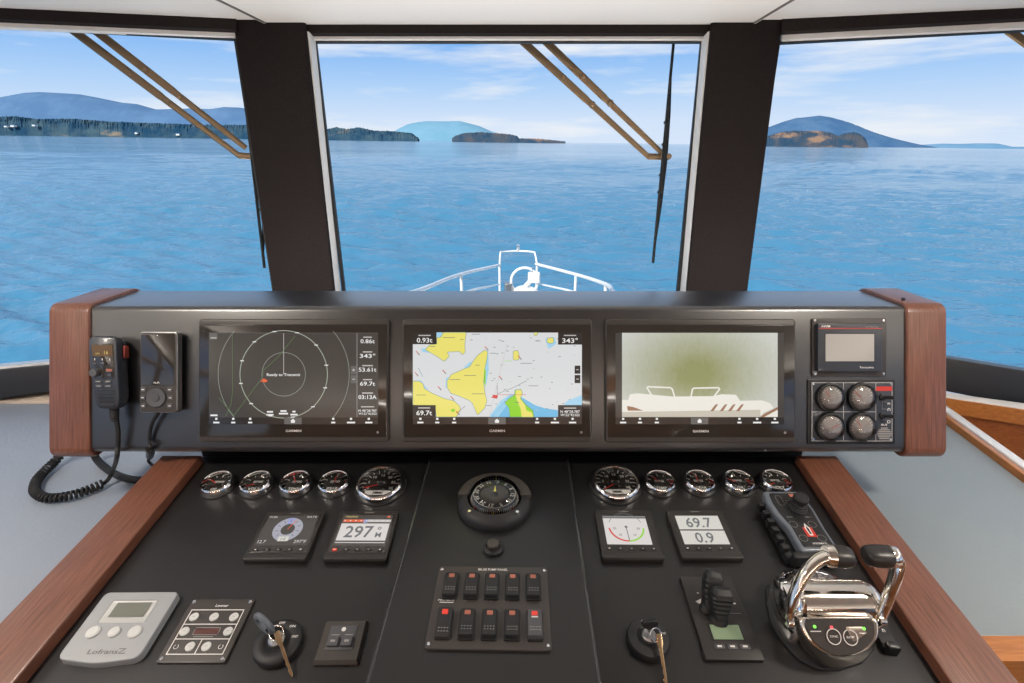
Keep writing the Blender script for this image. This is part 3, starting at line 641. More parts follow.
slab_local(CF, (430, 455.2), (365, 683), (568.5, 455.2), (602, 683), -.10, 0, 'black_leather', 'middle_panel', .007)
for a_, b_5 in (((430, 455.2), (365, 683)), ((568.5, 455.2), (602, 683))):  # glossy bead added along the panel edges to give their highlight
    p_a = CF.at(*a_, 0); p_b = CF.at(*b_5, 0); t_5 = (YN - (CF.M @ p_a).y)/((CF.M @ p_b).y - (CF.M @ p_a).y); g = MB(MC @ CF.M); sg = 1 if a_[0] < 500 else -1; o_5 = Vector((sg*.003, 0, -.0026)); g.tube([p_a+o_5, p_a+(p_b-p_a)*t_5+o_5], .0032, 'highlight_bead', n=10); g.build('highlight_bead', con)
# strips: own frame so the grain runs along them
def strip(o_far, o_near, i_far, i_near):
    h = .020; a, b3, c3, d3 = [DF.at(*p, h) for p in (o_far, o_near, i_far, i_near)]
    Wp = DF.M; base = (a+c3)/2; d = ((b3+d3)/2 - base); d.normalize(); ang = math.atan2(d.y, d.x) + math.pi/2
    Lf = T((base.x, base.y, 0)) @ RZ(ang); LI = Lf.inverted()
    q = [LI @ v for v in (a, b3, d3, c3)]; q = [tuple(v[:2]) for v in q]
    # run on to YN
    def ex(p0, p1, t): return (p0[0]+(p1[0]-p0[0])*t, p0[1]+(p1[1]-p0[1])*t)
    q1 = ex(q[0], q[1], 1.45 if o_near[0] < 512 else 1.2); q2 = ex(q[3], q[2], 1.2)
    g = MB(); P = [q[0], q1, q2, q[3]]
    if area2(P) < 0: P = P[::-1]
    g.prism(P, -.13, h, 'mahogany_v', bev=.004, steps=3); o = g.build('wood_strip', con); o.matrix_basis = MC @ DF.M @ Lf
    return o
strip((162, 455), (0, 622), (201, 455), (13, 683))
strip((836, 455), (1021, 683), (797, 455), (952, 683))
g = MB(MC); g.prism([(-.66, .42), (.66, .42), (.64, .98), (-.64, .98)], -1.65, -.80, 'black_leather'); g.build('body', con)
g = MB(MC); g.box(-.70, .655, .985, 1.11, -.80, -.585, 'soft_black'); g.build('pod_support', con)

# ================================================================== INSTRUMENT POD
PM = PF.M @ T((*pp(500, 380), 0))            # origin mid-face
OX, OY = pp(500, 380)
def L2(px, py): x, y = pp(px, py); return (x-OX, y-OY)
pod = thing('instrument_pod', 'long black leather instrument pod with mahogany end panels above the dash', 'instrument pod', PM)
# profile in world (y, z), extruded along x
def podprof(grow=0.0, dy=0.0, r=(.012, .018, .02, .013)):
    def wy(py, z=0): v = PF.M @ Vector((0, (341.5-py)*PS, z)); return (v.y, v.z)
    ft = wy(307.0); fb = wy(456.0+dy); bt = (1.150, ft[1]-.004); bb = (1.135, fb[1]+.014)
    P = fillet([fb, bb, bt, ft], [r[0], r[1], r[2], r[3]], 5)
    return inset(P, -grow) if grow else P
WI = PM.inverted()
XM = WI @ frame(Vector((0, 0, 0)), Vector((0, 1, 0)), Vector((0, 0, 1)), Vector((1, 0, 0)))   # (y, z, x) -> pod local
x0, x1 = pp(90, 0)[0], pp(906, 0)[0]
g = MB(XM); g.prism(podprof(), x0, x1, 'pod_leather'); g.build('body', pod, angle=50)
for xa, xb in ((pp(50.5, 0)[0], pp(91.5, 0)[0]), (pp(904.5, 0)[0], pp(945, 0)[0])):
    pr = podprof(.006, 3.5, (.016, .02, .02, .018)); g = MB(XM); g.prism(pr, xa, xb, 'mahogany_v', bev=.005, bev0=.005); g.build('end_panel', pod, angle=50)
g = MB(XM @ T((0, 0, 0)));
v = Vector((*L2(881, 303), 0)); g = MB(); 
g.lathe([(.004, 0), (.003, .004)], 'black_plastic', WI @ T((pp(918, 0)[0]-.01, 1.03, (PF.M @ Vector((0, (341.5-307.3)*PS, 0))).z+.007)), n=12); g.build('plug', pod)

# ---- big displays
def display(cx0, x1_, y0=318.9, y1_=442.4):
    pass
def pp2(px, py, h): k = (POD_D-h)/POD_D; return pp(512+(px-512)*k, 341.5+(py-341.5)*k)
def local_px(M, h=0.0):                     # pixel -> local x, y of a point standing h above the pod face
    I = M.inverted()
    def f(px, py): q = I @ (PF.M @ Vector((*pp2(px, py, h), 0))); return (q.x, q.y)
    return f
def menu_bar(g, f, ax0, ax1, y0=417.5, y1=424.3, home=None, z=.0125):
    g.rect(*(f(ax0, 0)[0], f(ax1, 0)[0]), f(0, y1)[1], f(0, y0)[1], z-.0006, 'em_bar')
    w_ = ax1-ax0
    for k, wd in ((.045, 6), (.145, 4), (.245, 4), (.735, 4), (.84, 8), (.945, 7)):
        cx = ax0+w_*k; a = f(cx, y0+1.3); b_3 = f(cx, y0+5.0)
        g.rect(a[0]-1.1*PS, a[0]+1.1*PS, a[1]-1.0*PS, a[1]+1.0*PS, z, 'em_white'); g.rect(b_3[0]-wd/2*PS, b_3[0]+wd/2*PS, b_3[1]-.8*PS, b_3[1]+.8*PS, z, 'em_white')
    hx = home or (ax0+w_*.5); a = f(hx, (y0+y1)/2)
    g.rect(a[0]-8.6*PS, a[0]+8.6*PS, a[1]-3.3*PS, a[1]+3.3*PS, z-.0002, 'em_grey')
    g.poly([(a[0]-2.6*PS, a[1]-.2*PS), (a[0], a[1]+2.3*PS), (a[0]+2.6*PS, a[1]-.2*PS)], z, 'em_white'); g.rect(a[0]-1.9*PS, a[0]+1.9*PS, a[1]-1.9*PS, a[1]-.2*PS, z, 'em_white')
def make_display(xl, xr, yt, yb_, label, draw, act):
    cx, cy = (xl+xr)/2, (yt+yb_)/2; M = PF.M @ T((*pp2(cx, cy, .010), 0)); w_, h_ = (xr-xl)*PS*.99, (yb_-yt)*PS*.99; f = local_px(M, .012)
    t = thing('marine_display', label, 'marine display', M, 'large glass displays in the pod')
    g = MB(); g.prism(rrect(w_, h_, .007), -.008, .009, 'bezel_brown', bev=.003); 
    g.rect(-w_/2+.003, w_/2-.003, f(0, yt+5.6)[1]-.0006, f(0, yt+5.6)[1]+.0006, .0092, 'black_plastic'); g.build('bezel', t)
    g = MB(); gy0, gy1 = f(0, yb_-5.5)[1], f(0, yt+5.9)[1]; g.prism(rrect(w_-.006, gy1-gy0, .003, cy=(gy0+gy1)/2), .009, .0113, 'gloss_brown_reflect', bev=.0006)
    g.text('GARMIN', f(cx, 0)[0], f(0, yb_-11.6)[1], 2.3*PS, .0116, 'print_white', wd=15.5*PS)
    a = f(xr-11, yb_-10); g.poly(circ(.0026, 12, *a), .0116, 'print_grey'); g.build('glass', t)
    g = MB(); g.rect(f(act[0], 0)[0], f(act[1], 0)[0], f(0, 424.3)[1], f(0, 332.8)[1], .0117, 'em_screen_reflect'); draw(g, f); g.build('screen', t)
    return t
def data_box(g, f, x, y, label, val, wd, hgt=3.9, z=.0125):
    a = f(x, y-4.0); g.rect(a[0]-wd*.30*PS, a[0]+wd*.30*PS, a[1]-.55*PS, a[1]+.55*PS, z, 'em_dim'); b_3 = f(x, y); g.text(val, b_3[0], b_3[1], hgt*PS, z, 'em_white', wd=wd*PS)
def radar(g, f):
    z = .0121; cx, cy = f(283.7, 374.3)
    g.arc(cx, cy, 43.2*PS, .75*PS, 0, 2*math.pi, z, 'em_radar', n=90); g.arc(cx, cy, 21.5*PS, .35*PS, 0, 2*math.pi, z, 'em_radar', n=60)
    g.arc(cx, cy, 64.8*PS, .35*PS, rad(-41), rad(41), z, 'em_radar', n=40); g.arc(cx, cy, 64.8*PS, .35*PS, rad(139), rad(221), z, 'em_radar', n=40)
    g.line([f(283.7, 374.3), f(283.7, 333.2)], .5*PS, z, 'em_dim')
    for k in range(12):
        a = rad(k*30+12); p = (cx+43.2*PS*math.cos(a), cy+43.2*PS*math.sin(a)); g.rect(p[0]-1.8*PS, p[0]+1.8*PS, p[1]-.45*PS, p[1]+.45*PS, z+.0002, 'em_white')
    g.line([f(232.3, 333.5), f(232.6, 392), f(231, 404), f(226, 416)], .5*PS, z, 'em_radar_green')
    g.line([f(219, 398), f(234, 415.4), f(256, 386), f(262, 378), f(264, 370), f(279, 356), f(295, 336)], .55*PS, z+.0001, 'em_radar_green')
    g.line([f(213, 417), f(224, 417)], .01*PS, z, 'em_dim')
    g.poly([f(260.5, 381.5), f(264, 378.3), f(268, 380.6), f(266, 382.3)], z+.0004, 'em_orange')
    b_3 = f(283.6, 374.6); g.text('Ready to Transmit', b_3[0], b_3[1], 2.7*PS, z+.0004, 'em_white', wd=33*PS)
    a = f(213.6, 336.4); g.rect(a[0]-3.8*PS, a[0]+3.8*PS, a[1]-3*PS, a[1]+3*PS, z, 'em_grey'); g.rect(a[0]-3*PS, a[0]+3*PS, a[1]-1.9*PS, a[1]-1.1*PS, z+.0002, 'em_dim')
    for y in (370, 379.2):
        a = f(353.6, y); g.rect(a[0]-2.8*PS, a[0]+2.8*PS, a[1]-4*PS, a[1]+4*PS, z, 'em_grey'); g.rect(a[0]-1.2*PS, a[0]+1.2*PS, a[1]-.4*PS, a[1]+.4*PS, z+.0002, 'em_dim')
    a = f(353.6, 370); g.rect(a[0]-.4*PS, a[0]+.4*PS, a[1]-1.2*PS, a[1]+1.2*PS, z+.0002, 'em_dim')
    g.line([f(357, 333), f(357, 417)], .3*PS, z, 'em_dim'); g.line([f(209, 332.9), f(378, 332.9)], .35*PS, z, 'em_grey')
    for y, v, wd in ((341.2, '0.86t', 14), (355.9, '343\u00b0', 15.5), (369.6, '53.61t', 17.5), (383.6, '69.7t', 15), (397, '03:13\u25b2'.replace('\u25b2', 'A'), 18)): data_box(g, f, 367.6, y, '', v, wd)
    a = f(367.6, 406.8); g.rect(a[0]-6.5*PS, a[0]+6.5*PS, a[1]-.5*PS, a[1]+.5*PS, z, 'em_dim')
    for y, s_ in ((410.6, 'N 48\u00b028.787'), (413.6, 'W122\u00b042.022')): b_3 = f(367.6, y); g.text(s_, b_3[0], b_3[1], 2.1*PS, z, 'em_white', wd=18*PS)
    for x, y, wd in ((270, 411.8, 6), (270, 414.8, 7), (283.5, 411, 6), (283.5, 413.6, 9), (294, 411.6, 3), (294, 414.6, 7), (214, 415.3, 7)): a = f(x, y); g.rect(a[0]-wd/2*PS, a[0]+wd/2*PS, a[1]-.8*PS, a[1]+.8*PS, z, 'em_white')
    menu_bar(g, f, 208.8, 378.2, home=293)
def chart(g, f):
    z = .0121; X0, X1, Y0, Y1 = 412.8, 581.9, 332.6, 416.8
    q = lambda pts: [f(395+a*.23438, 300+b_3*.23438) for a, b_3 in pts]
    g.rect(f(X0, 0)[0], f(X1, 0)[0], f(0, Y1)[1], f(0, Y0)[1], z-.0002, 'em_chart')
    def land(pts, fill='em_yellow', edge='em_outline', zz=0): P = fillet(q(pts), .0016, 2); g.poly(P, z+zz+.00015, fill); g.line(P, .42*PS, z+zz+.00022, edge, closed=True)
    def water(pts, m_='em_cyan'): g.poly(fillet(q(pts), .002, 2), z+.00005, m_)
    water([(108, 208), (140, 205), (150, 226), (118, 222)]); water([(290, 290), (322, 262), (338, 272), (322, 296)]); water([(378, 230), (398, 210), (400, 300), (388, 370), (376, 340)]); water([(218, 330), (232, 330), (228, 380), (216, 372)])
    water([(176, 138), (205, 138), (196, 160), (176, 158)]); water([(405, 499), (470, 425), (512, 398), (600, 450), (640, 462), (695, 470), (695, 499)], 'em_water'); water([(400, 499), (450, 430), (500, 395), (500, 420), (440, 499)], 'em_cyan'); water([(712, 449), (740, 428), (798, 405), (798, 449)], 'em_cyan'); water([(640, 165), (680, 158), (690, 185), (655, 210)]); water([(76, 343), (110, 343), (130, 370), (150, 385), (108, 372)])
    land([(178, 160), (196, 158), (206, 138), (304, 138), (298, 190), (300, 222), (288, 234), (276, 220), (222, 222), (232, 240), (210, 262), (178, 240), (128, 212), (150, 190), (178, 188)])
    land([(384, 212), (396, 222), (392, 255), (382, 300), (378, 350), (384, 395), (392, 430), (384, 460), (352, 492), (330, 440), (316, 428), (268, 408), (238, 398), (222, 372), (222, 345), (240, 318), (280, 300), (318, 284), (336, 258), (352, 236)])
    g.poly(q([(382, 290), (388, 300), (386, 372), (379, 350)]), z+.0003, 'em_green')
    land([(76, 346), (104, 346), (120, 358), (126, 378), (160, 398), (210, 420), (252, 430), (276, 452), (280, 468), (262, 499), (176, 499), (172, 452), (76, 448)])
    land([(504, 218), (524, 214), (530, 236), (528, 256), (504, 256)]); land([(652, 162), (676, 160), (678, 182), (660, 186), (646, 178)]); land([(592, 138), (610, 138), (606, 152), (594, 152)])
    land([(512, 384), (538, 380), (544, 398), (536, 418), (560, 448), (588, 470), (594, 499), (490, 499), (486, 460), (468, 440), (486, 420), (510, 404)], 'em_green', 'em_outline')
    g.poly(q([(518, 384), (538, 382), (542, 398), (534, 420), (556, 450), (560, 470), (584, 480), (590, 499), (540, 499), (536, 465), (520, 425), (514, 404)]), z+.0004, 'em_yellow')
    land([(236, 470), (250, 464), (258, 470), (248, 478)], 'em_green', 'em_green', .0004)
    for L_, m_ in (([(404, 490), (436, 360), (478, 190)], 'em_dim'), ([(436, 400), (500, 376), (562, 344)], 'em_ink'), ([(436, 420), (436, 356)], 'em_ink'), ([(436, 404), (560, 404)], 'em_red'), ([(262, 484), (300, 452)], 'em_ink'), ([(466, 260), (500, 260)], 'em_green'), ([(100, 290), (118, 326)], 'em_outline')): g.line(q(L_), .4*PS, z+.0005, m_)
    for a, b_3 in ((97, 226), (210, 306), (190, 376), (92, 316), (450, 332), (390, 206), (244, 418), (424, 412), (532, 246), (268, 482)):
        g.line(q([(a-6, b_3-7), (a+5, b_3+5)]), .8*PS, z+.0006, 'em_red'); g.line(q([(a+2, b_3+2), (a+7, b_3+8)]), .8*PS, z+.0007, 'em_ink')
    g.poly(q([(410, 416), (424, 404), (440, 408), (434, 420)]), z+.0008, 'em_red')
    rn = random.Random(3)
    for _ in range(70):
        a, b_3 = rn.uniform(310, 780), rn.uniform(150, 490)
        if 480 < a < 600 and b_3 > 380 or a < 400 and b_3 > 205: continue
        g.line(q([(a, b_3), (a+rn.choice((4, 6, 10)), b_3)]), .55*PS, z+.0003, rn.choice(('em_ink', 'em_ink', 'em_dim', 'em_outline')))
    for a, b_3, wd in ((230, 160, 50), (320, 322, 50), (255, 339, 44), (355, 400, 52), (112, 405, 40), (352, 278, 18), (560, 270, 48), (590, 366, 40), (345, 146, 34), (418, 227, 26), (520, 437, 18), (285, 168, 14), (160, 198, 22), (400, 450, 20), (610, 175, 24)): g.line(q([(a-wd/2, b_3), (a+wd/2, b_3)]), .5*PS, z+.0009, 'em_ink')
    for (ax, ay, bx, by), v, hg in (((412.8, 332.6, 436.6, 344.2), '0.93t', 4.6), ((558, 332.6, 581.9, 344.6), '343\u00b0', 4.6), ((412.8, 405, 435.8, 416.8), '69.7t', 4.6)):
        A = f(ax, by); B = f(bx, ay); g.rect(A[0], B[0], A[1], B[1], z+.0012, 'em_bar'); g.text(v, (A[0]+B[0])/2, A[1]+4*PS, hg*PS, z+.0014, 'em_white', wd=15.5*PS); g.rect((A[0]+B[0])/2-6*PS, (A[0]+B[0])/2+6*PS, B[1]-3.3*PS, B[1]-2.3*PS, z+.0014, 'em_dim')
    A = f(558, 416.8); B = f(581.9, 405); g.rect(A[0], B[0], A[1], B[1], z+.0012, 'em_bar')
    for y, s_ in ((411.5, 'N 48\u00b028.787'), (414.8, 'W122\u00b042.022')): b_3 = f(570, y); g.text(s_, b_3[0], b_3[1], 2.4*PS, z+.0014, 'em_white', wd=19*PS)
    b_3 = f(570, 408); g.rect(b_3[0]-6*PS, b_3[0]+6*PS, b_3[1]-.5*PS, b_3[1]+.5*PS, z+.0014, 'em_dim')
    for y in (369.6, 379): a = f(577.4, y); g.rect(a[0]-2.8*PS, a[0]+2.8*PS, a[1]-4*PS, a[1]+4*PS, z+.0012, 'em_bar'); g.rect(a[0]-1.2*PS, a[0]+1.2*PS, a[1]-.4*PS, a[1]+.4*PS, z+.0014, 'em_dim')
    menu_bar(g, f, 412.8, 581.9, home=497)
def rear_view(g, f):
    z = .0121; q = lambda pts: [f(600+a*.23438, 300+b_3*.23438) for a, b_3 in pts]
    g.poly(q([(94, 140), (758, 140), (758, 499), (94, 499)]), z-.0002, 'em_camera')
    g.poly(fillet(q([(94, 425), (120, 428), (128, 402), (160, 398), (310, 412), (480, 410), (520, 402), (580, 404), (598, 430), (690, 428), (726, 440), (742, 462), (700, 480), (680, 499), (94, 499)]), .002, 3), z, 'em_boat')
    g.poly(q([(94, 478), (684, 468), (684, 499), (94, 499)]), z+.0002, 'em_boat_dim')
    g.poly(q([(684, 499), (700, 486), (758, 456), (758, 499)]), z+.0001, 'em_brown'); g.poly(q([(700, 499), (758, 468), (758, 499)]), z+.0002, 'em_boat')
    g.poly(q([(115, 452), (140, 456), (185, 472), (118, 472)]), z+.0003, 'em_brown')
    for a in (470, 510, 545, 580): g.poly(q([(a, 474), (a+22, 446), (a+34, 444), (a+14, 474)]), z+.0003, 'em_brown')
    for P in ([(222, 410), (200, 374), (206, 370), (300, 374), (308, 380), (318, 412)], [(388, 412), (394, 380), (402, 376), (504, 374), (510, 380), (486, 412)]): g.line(q(P), 1.5*PS, z+.0004, 'em_boat')
    menu_bar(g, f, 615.5, 784, home=699.5)
make_display(198, 388.6, 318.8, 442.4, 'large marine display showing a dark radar circle, left of the three', radar, (208.8, 378.2))
make_display(402, 592.3, 319, 442.4, 'large marine display showing a yellow and white sea chart, middle of the three', chart, (412.8, 581.9))
make_display(605.3, 796.2, 319, 442.8, 'large marine display showing the rear camera view, right of the three', rear_view, (615.5, 784))

# ---- small touch panel, top right of the pod
def pod_thing(name, label, cat, px, py, group=None, h=.004):
    M = PF.M @ T((*pp(px, py), 0)); return thing(name, label, cat, M, group), local_px(M, h)
def px_rr(g, f, x0_, y0_, x1_, y1_, z0, z1, mt, r=.002, bev=.001): a = f(x0_, y1_); b_3 = f(x1_, y0_); g.prism(rrect(b_3[0]-a[0], b_3[1]-a[1], r, cx=(a[0]+b_3[0])/2, cy=(a[1]+b_3[1])/2), z0, z1, mt, bev=bev)
def screw(g, x, y, z, r=.003, mt='steel'): g.lathe([(r, z), (r, z+.0006), (r*.7, z+.0014)], mt, T((x, y, 0)), n=12); g.rect(x-r*.6, x+r*.6, y-r*.12, y+r*.12, z+.0015, 'black_plastic')
t, f = pod_thing('touch_panel', 'small square touch panel with blank grey screen at the right of the pod', 'control panel', 849.5, 347.5)
g = MB(); px_rr(g, f, 812.2, 318.2, 886.5, 376.6, -.004, .004, 'panel_brown', .003, .001)
for x, y in ((815, 320.5), (883.5, 320.5), (815, 374), (883.5, 374)): screw(g, *f(x, y), .004)
g.build('backing_plate', t)
f = local_px(t.matrix_world, .014); g = MB(); px_rr(g, f, 818, 323.5, 882.3, 371.8, .004, .014, 'blue_plastic', .002, .0015)
a = f(818.5, 328.4); b_3 = f(882, 328.4); g.rect(a[0], b_3[0], a[1]-.4*PS, a[1]+.4*PS, .0143, 'print_red')
g.text('AWM', *f(825.5, 326.3), 2.2*PS, .0143, 'print_white', wd=9*PS); g.text('AUTOMATION', *f(872, 327), 1.2*PS, .0143, 'print_grey', wd=12*PS); g.text('Tecnautica', *f(866.5, 367.3), 1.9*PS, .0143, 'print_white', wd=14*PS); g.build('housing', t)
g = MB(); a = f(825.4, 361.3); b_3 = f(874, 334); g.rect(a[0]-.8*PS, b_3[0]+.8*PS, a[1]-.8*PS, b_3[1]+.8*PS, .0142, 'black_plastic'); g.rect(a[0], b_3[0], a[1], b_3[1], .0146, 'em_panel'); g.build('screen', t)
# ---- engine gauge panel below it
t, f = pod_thing('gauge_panel', 'black panel with four round gauges and two toggle switches below the touch panel', 'gauge panel', 851.5, 412)
g = MB(); px_rr(g, f, 808, 379.6, 895.5, 444.5, -.004, .003, 'black_plastic', .003, .001); px_rr(g, f, 811, 382, 892.6, 441.6, .003, .0045, 'blue_plastic', .002, .0006)
for P in ([(811.8, 382.7), (891.8, 382.7), (891.8, 440.9), (811.8, 440.9)],): g.line([f(*p) for p in P], .35*PS, .0047, 'print_white', closed=True)
g.line([f(843.3, 383), (f(843.3, 440)[0], f(843.3, 440)[1])], .35*PS, .0047, 'print_white'); g.line([f(812, 411.8), f(875, 411.8)], .35*PS, .0047, 'print_white'); g.line([f(875.6, 383), f(875.6, 440.6)], .3*PS, .0047, 'print_white')
a = f(875.9, 390.8); b_3 = f(891.8, 386.4); g.rect(a[0], b_3[0], a[1], b_3[1], .0049, 'print_red')
for y in (397.5,): pass
g.text('E', *f(888.5, 403.6), 2.6*PS, .0049, 'print_white', rot=-math.pi/2); g.text('C', *f(888.7, 409.4), 3*PS, .0049, 'print_white', rot=-math.pi/2); g.text('O', *f(888.4, 421.6), 3.2*PS, .0049, 'print_white')
g.text('BUS', *f(884, 424.6), 1.8*PS, .0049, 'print_white', wd=6*PS)
for k, wd in enumerate((7, 11, 13, 14, 14, 12, 10)): a = f(884, 428+k*1.75); g.rect(a[0]-wd/2*PS, a[0]+wd/2*PS, a[1]-.55*PS, a[1]+.55*PS, .0049, 'print_grey')
for y in (402, 409, 420): g.line([f(882, y), f(887, y)], .3*PS, .0049, 'print_grey')
g.line([f(882, 401), f(882, 409.5)], .3*PS, .0049, 'print_grey')
for x, y in ((813.4, 384.2), (890.4, 384.2), (813.4, 439.4), (890.4, 439.4)): screw(g, *f(x, y), .0045, .0022)
g.build('plate', t)
for i, (x, y, na) in enumerate(((829.2, 397.2, 2.2), (860.4, 397, 2.5), (829.2, 426.6, .3), (860.5, 426.5, 2.3))):
    a = f(x, y); Mg = T((a[0], a[1], 0)); g = MB(Mg); R = 14.6*PS
    g.lathe([(R, .003), (R, .010), (R*.96, .013), (R*.86, .0135), (R*.84, .010)], 'black_plastic', n=40, cap1=False); go = g.build('round_gauge', t, angle=50)
    g = MB(Mg); g.poly(circ(R*.86, 36), .0095, 'dial_warm')
    for k in range(13): b5 = rad(215-k*17); g.line([(R*.74*math.cos(b5), R*.74*math.sin(b5)), (R*.56*math.cos(b5), R*.56*math.sin(b5))], .0008, .0098, 'print_white')
    g.text(('DC V', 'DC A', 'AC V', 'AC A')[i], 0, -R*.35, .003, .0098, 'print_white'); g.line([(0, -R*.1), (R*.62*math.cos(na), R*.62*math.sin(na))], .0011, .0103, 'print_red'); g.poly(circ(.0026, 14), .0106, 'print_grey'); g.build('dial', go)
    g = MB(Mg); g.lathe([(R*.86, .0128), (R*.83, .0152), (R*.70, .0180), (R*.45, .0200), (R*.2, .0207), (0, .0209)], 'gauge_glass', n=36, cap0=False); g.build('glass_dome', go, angle=80)
for y in (397.3, 415.6):
    a = f(881.8, y); g = MB(T((a[0], a[1], 0))); g.lathe([(.0068, .0045), (.0068, .008), (.004, .009), (.004, .012)], 'soft_black', n=6); g.tube([(0, 0, .008), (.003, .001, .017), (.010, .001, .024)], [.0028, .0032, .0042], 'soft_black', n=10); g.build('toggle_switch', t)

# ---- radio handset hanging at the left end of the pod
def flat(f, pts): return [f(x, y) for x, y in pts]
M = PF.M @ T((*pp(105, 375), 0)); f0x = local_px(M); f0 = lambda x, y: f0x(x-1.3, y)
HZ = .040
def fh(px, py, z=None):
    z = HZ if z is None else z; k = (POD_D - z)/POD_D; q = f0(512+(px-512)*k, 341.5+(py-341.5)*k); return q
t = thing('radio_handset', 'dark radio handset with speaker slots at the left end of the pod', 'handset', M)
out = [(90.5, 340), (92, 337.3), (97, 336), (110, 336), (116.5, 337.5), (118.5, 342), (120, 372), (121.5, 400), (120.5, 406.5), (117, 409), (102, 409), (98.5, 406.5), (94.5, 385), (91, 362)]
O_ = fillet([fh(p[0]-1, p[1]) for p in out], .004, 3); g = MB(); cx_, cy_ = fh(106, 372)
def scl(P, k, dx=0, dy=0): return [((x-cx_)*k+cx_+dx, (y-cy_)*k+cy_+dy) for x, y in P]
rings = [[(x, y, 0.006) for x, y in scl(O_, .78)], [(x, y, .010) for x, y in scl(O_, .9)], [(x, y, .022) for x, y in scl(O_, 1.0)], [(x, y, HZ-.006) for x, y in scl(O_, 1.0)], [(x, y, HZ-.0015) for x, y in scl(O_, .985)], [(x, y, HZ) for x, y in scl(O_, .955)]]
g.loft(rings, 'blue_plastic'); g.build('body', t, angle=50)
z = HZ + .0006; g = MB(); kp = [fh(92.2, 344, z), fh(115, 343.6, z), fh(115.8, 378.6, z), fh(96, 378.6, z)]; g.prism(fillet(kp, .003, 3), HZ-.002, z, 'gloss_brown_reflect', bev=.0004)
z += .0002
for x, y in ((96.5, 363.6), (104, 363.6), (111.5, 363.4), (111, 374.8)): g.prism(rrect(3.6*PS, 1.8*PS, .001, cx=fh(x, y)[0], cy=fh(x, y)[1]), z-.001, z+.0008, 'grey_key', bev=.0004)
for x in (96.5, 104, 111.5): a = fh(x, 359.3); g.rect(a[0]-.0006, a[0]+.0006, a[1]-.002, a[1]+.002, z+.0003, 'print_white')
a = fh(110.8, 370.2); g.prism(rrect(6*PS, 2.6*PS, .001, cx=a[0], cy=a[1]), z-.001, z+.0008, 'switch_red', bev=.0004); g.build('keypad', t)
g = MB(); g.prism([fh(92.8, 345.2), fh(114, 344.8), fh(114.3, 356.4), fh(94.4, 356.4)], HZ-.001, z+.0003, 'amber_dark'); g.text('16', *fh(108, 352.5), .007, z+.0006, 'em_yel'); g.text('USA', *fh(99.5, 353.5), .0035, z+.0006, 'em_yel'); g.build('display', t)
a = fh(97.3, 372.6); g = MB(); g.lathe([(4.0*PS, HZ), (4.0*PS, HZ+.006), (3.5*PS, HZ+.0085)], 'grey_key', T((a[0], a[1], 0)), n=24); g.build('knob', t)
g = MB()
for x, y in ((100, 381.6), (109.8, 381.5), (100.6, 386), (110, 386)): a = fh(x, y); g.prism(rrect(6.4*PS, 2.2*PS, .0015, cx=a[0], cy=a[1]), HZ-.001, HZ+.0018, 'grey_key', bev=.0006); g.rect(a[0]-2*PS, a[0]+2*PS, a[1]-.4*PS, a[1]+.4*PS, HZ+.002, 'print_grey')
g.build('key', t)
g = MB()
for k in range(4): a = fh(99+k*.6, 390.6+k*3.5); b_3 = fh(115.5, 390.6+k*3.5); g.prism([(a[0], a[1]-.0009), (b_3[0], a[1]-.0009), (b_3[0], a[1]+.0009), (a[0], a[1]+.0009)], HZ-.001, HZ+.0012, 'black_plastic')
a = fh(109, 405.6); g.prism(rrect(14*PS, 3*PS, .002, cx=a[0], cy=a[1]), HZ-.001, HZ+.0015, 'black_plastic', bev=.0006); g.build('speaker_grille', t)
g = MB(); a = fh(121, 352); g.prism(rrect(.012, .026, .003, cx=0, cy=0), 0, .004, 'dark_red', T((a[0]-.0045, a[1], .020)) @ RY(math.pi/2), bev=.001); g.build('side_button', t)
g = MB(); a = fh(116, 409, .02); pts = [(a[0], a[1]+.004, .022), (a[0]+.001, a[1]-.010, .022), (a[0]+.002, a[1]-.024, .021)]; g.tube(pts, [.0085, .0078, .0062], 'rubber', n=14)
for k in range(5): g.ring(.0078-.0004*k, .0012, 'rubber', T((a[0]+.001, a[1]-.003-.0045*k, .022)) @ RX(math.pi/2), n=18, k=6)
g.build('strain_relief', t); g = MB(); g.prism(rrect(.03, .05, .004), 0, .012, 'soft_black', T((cx_, cy_+.02, 0))); g.build('hanger', t)
HB = PF.M @ T((*pp(106, 375), 0)) @ Vector((a[0]+.002, a[1]-.020, .021))
# its coiled cord
path = [HB, PF.M @ Vector((*pp2(118, 432, .018), .018)), PF.M @ Vector((*pp2(117.8, 446, .014), .014)), PF.M @ Vector((*pp2(116.5, 459, .006), .006)), onz(113, 470, COUNTER_Z+.05), onz(108.5, 479, COUNTER_Z+.02), onz(103, 484, COUNTER_Z+.014)]
path = smooth(path, 8)
g = MB(); g.tube(path, .0045, 'rubber', n=10)
cp = smooth([onz(103, 483.5, COUNTER_Z+.014), onz(88, 490, COUNTER_Z+.014), onz(68, 496, COUNTER_Z+.014), onz(47, 498, COUNTER_Z+.014), onz(35, 491.5, COUNTER_Z+.014), onz(37, 480, COUNTER_Z+.014), onz(47, 469, COUNTER_Z+.016), onz(57, 459, COUNTER_Z+.022), onz(64, 450, COUNTER_Z+.04), onz(69, 442, COUNTER_Z+.07)], 12)
acc = [0]; 
for a, b_3 in zip(cp, cp[1:]): acc.append(acc[-1]+(b_3-a).length)
turns = 40; hp = []; R = .0085
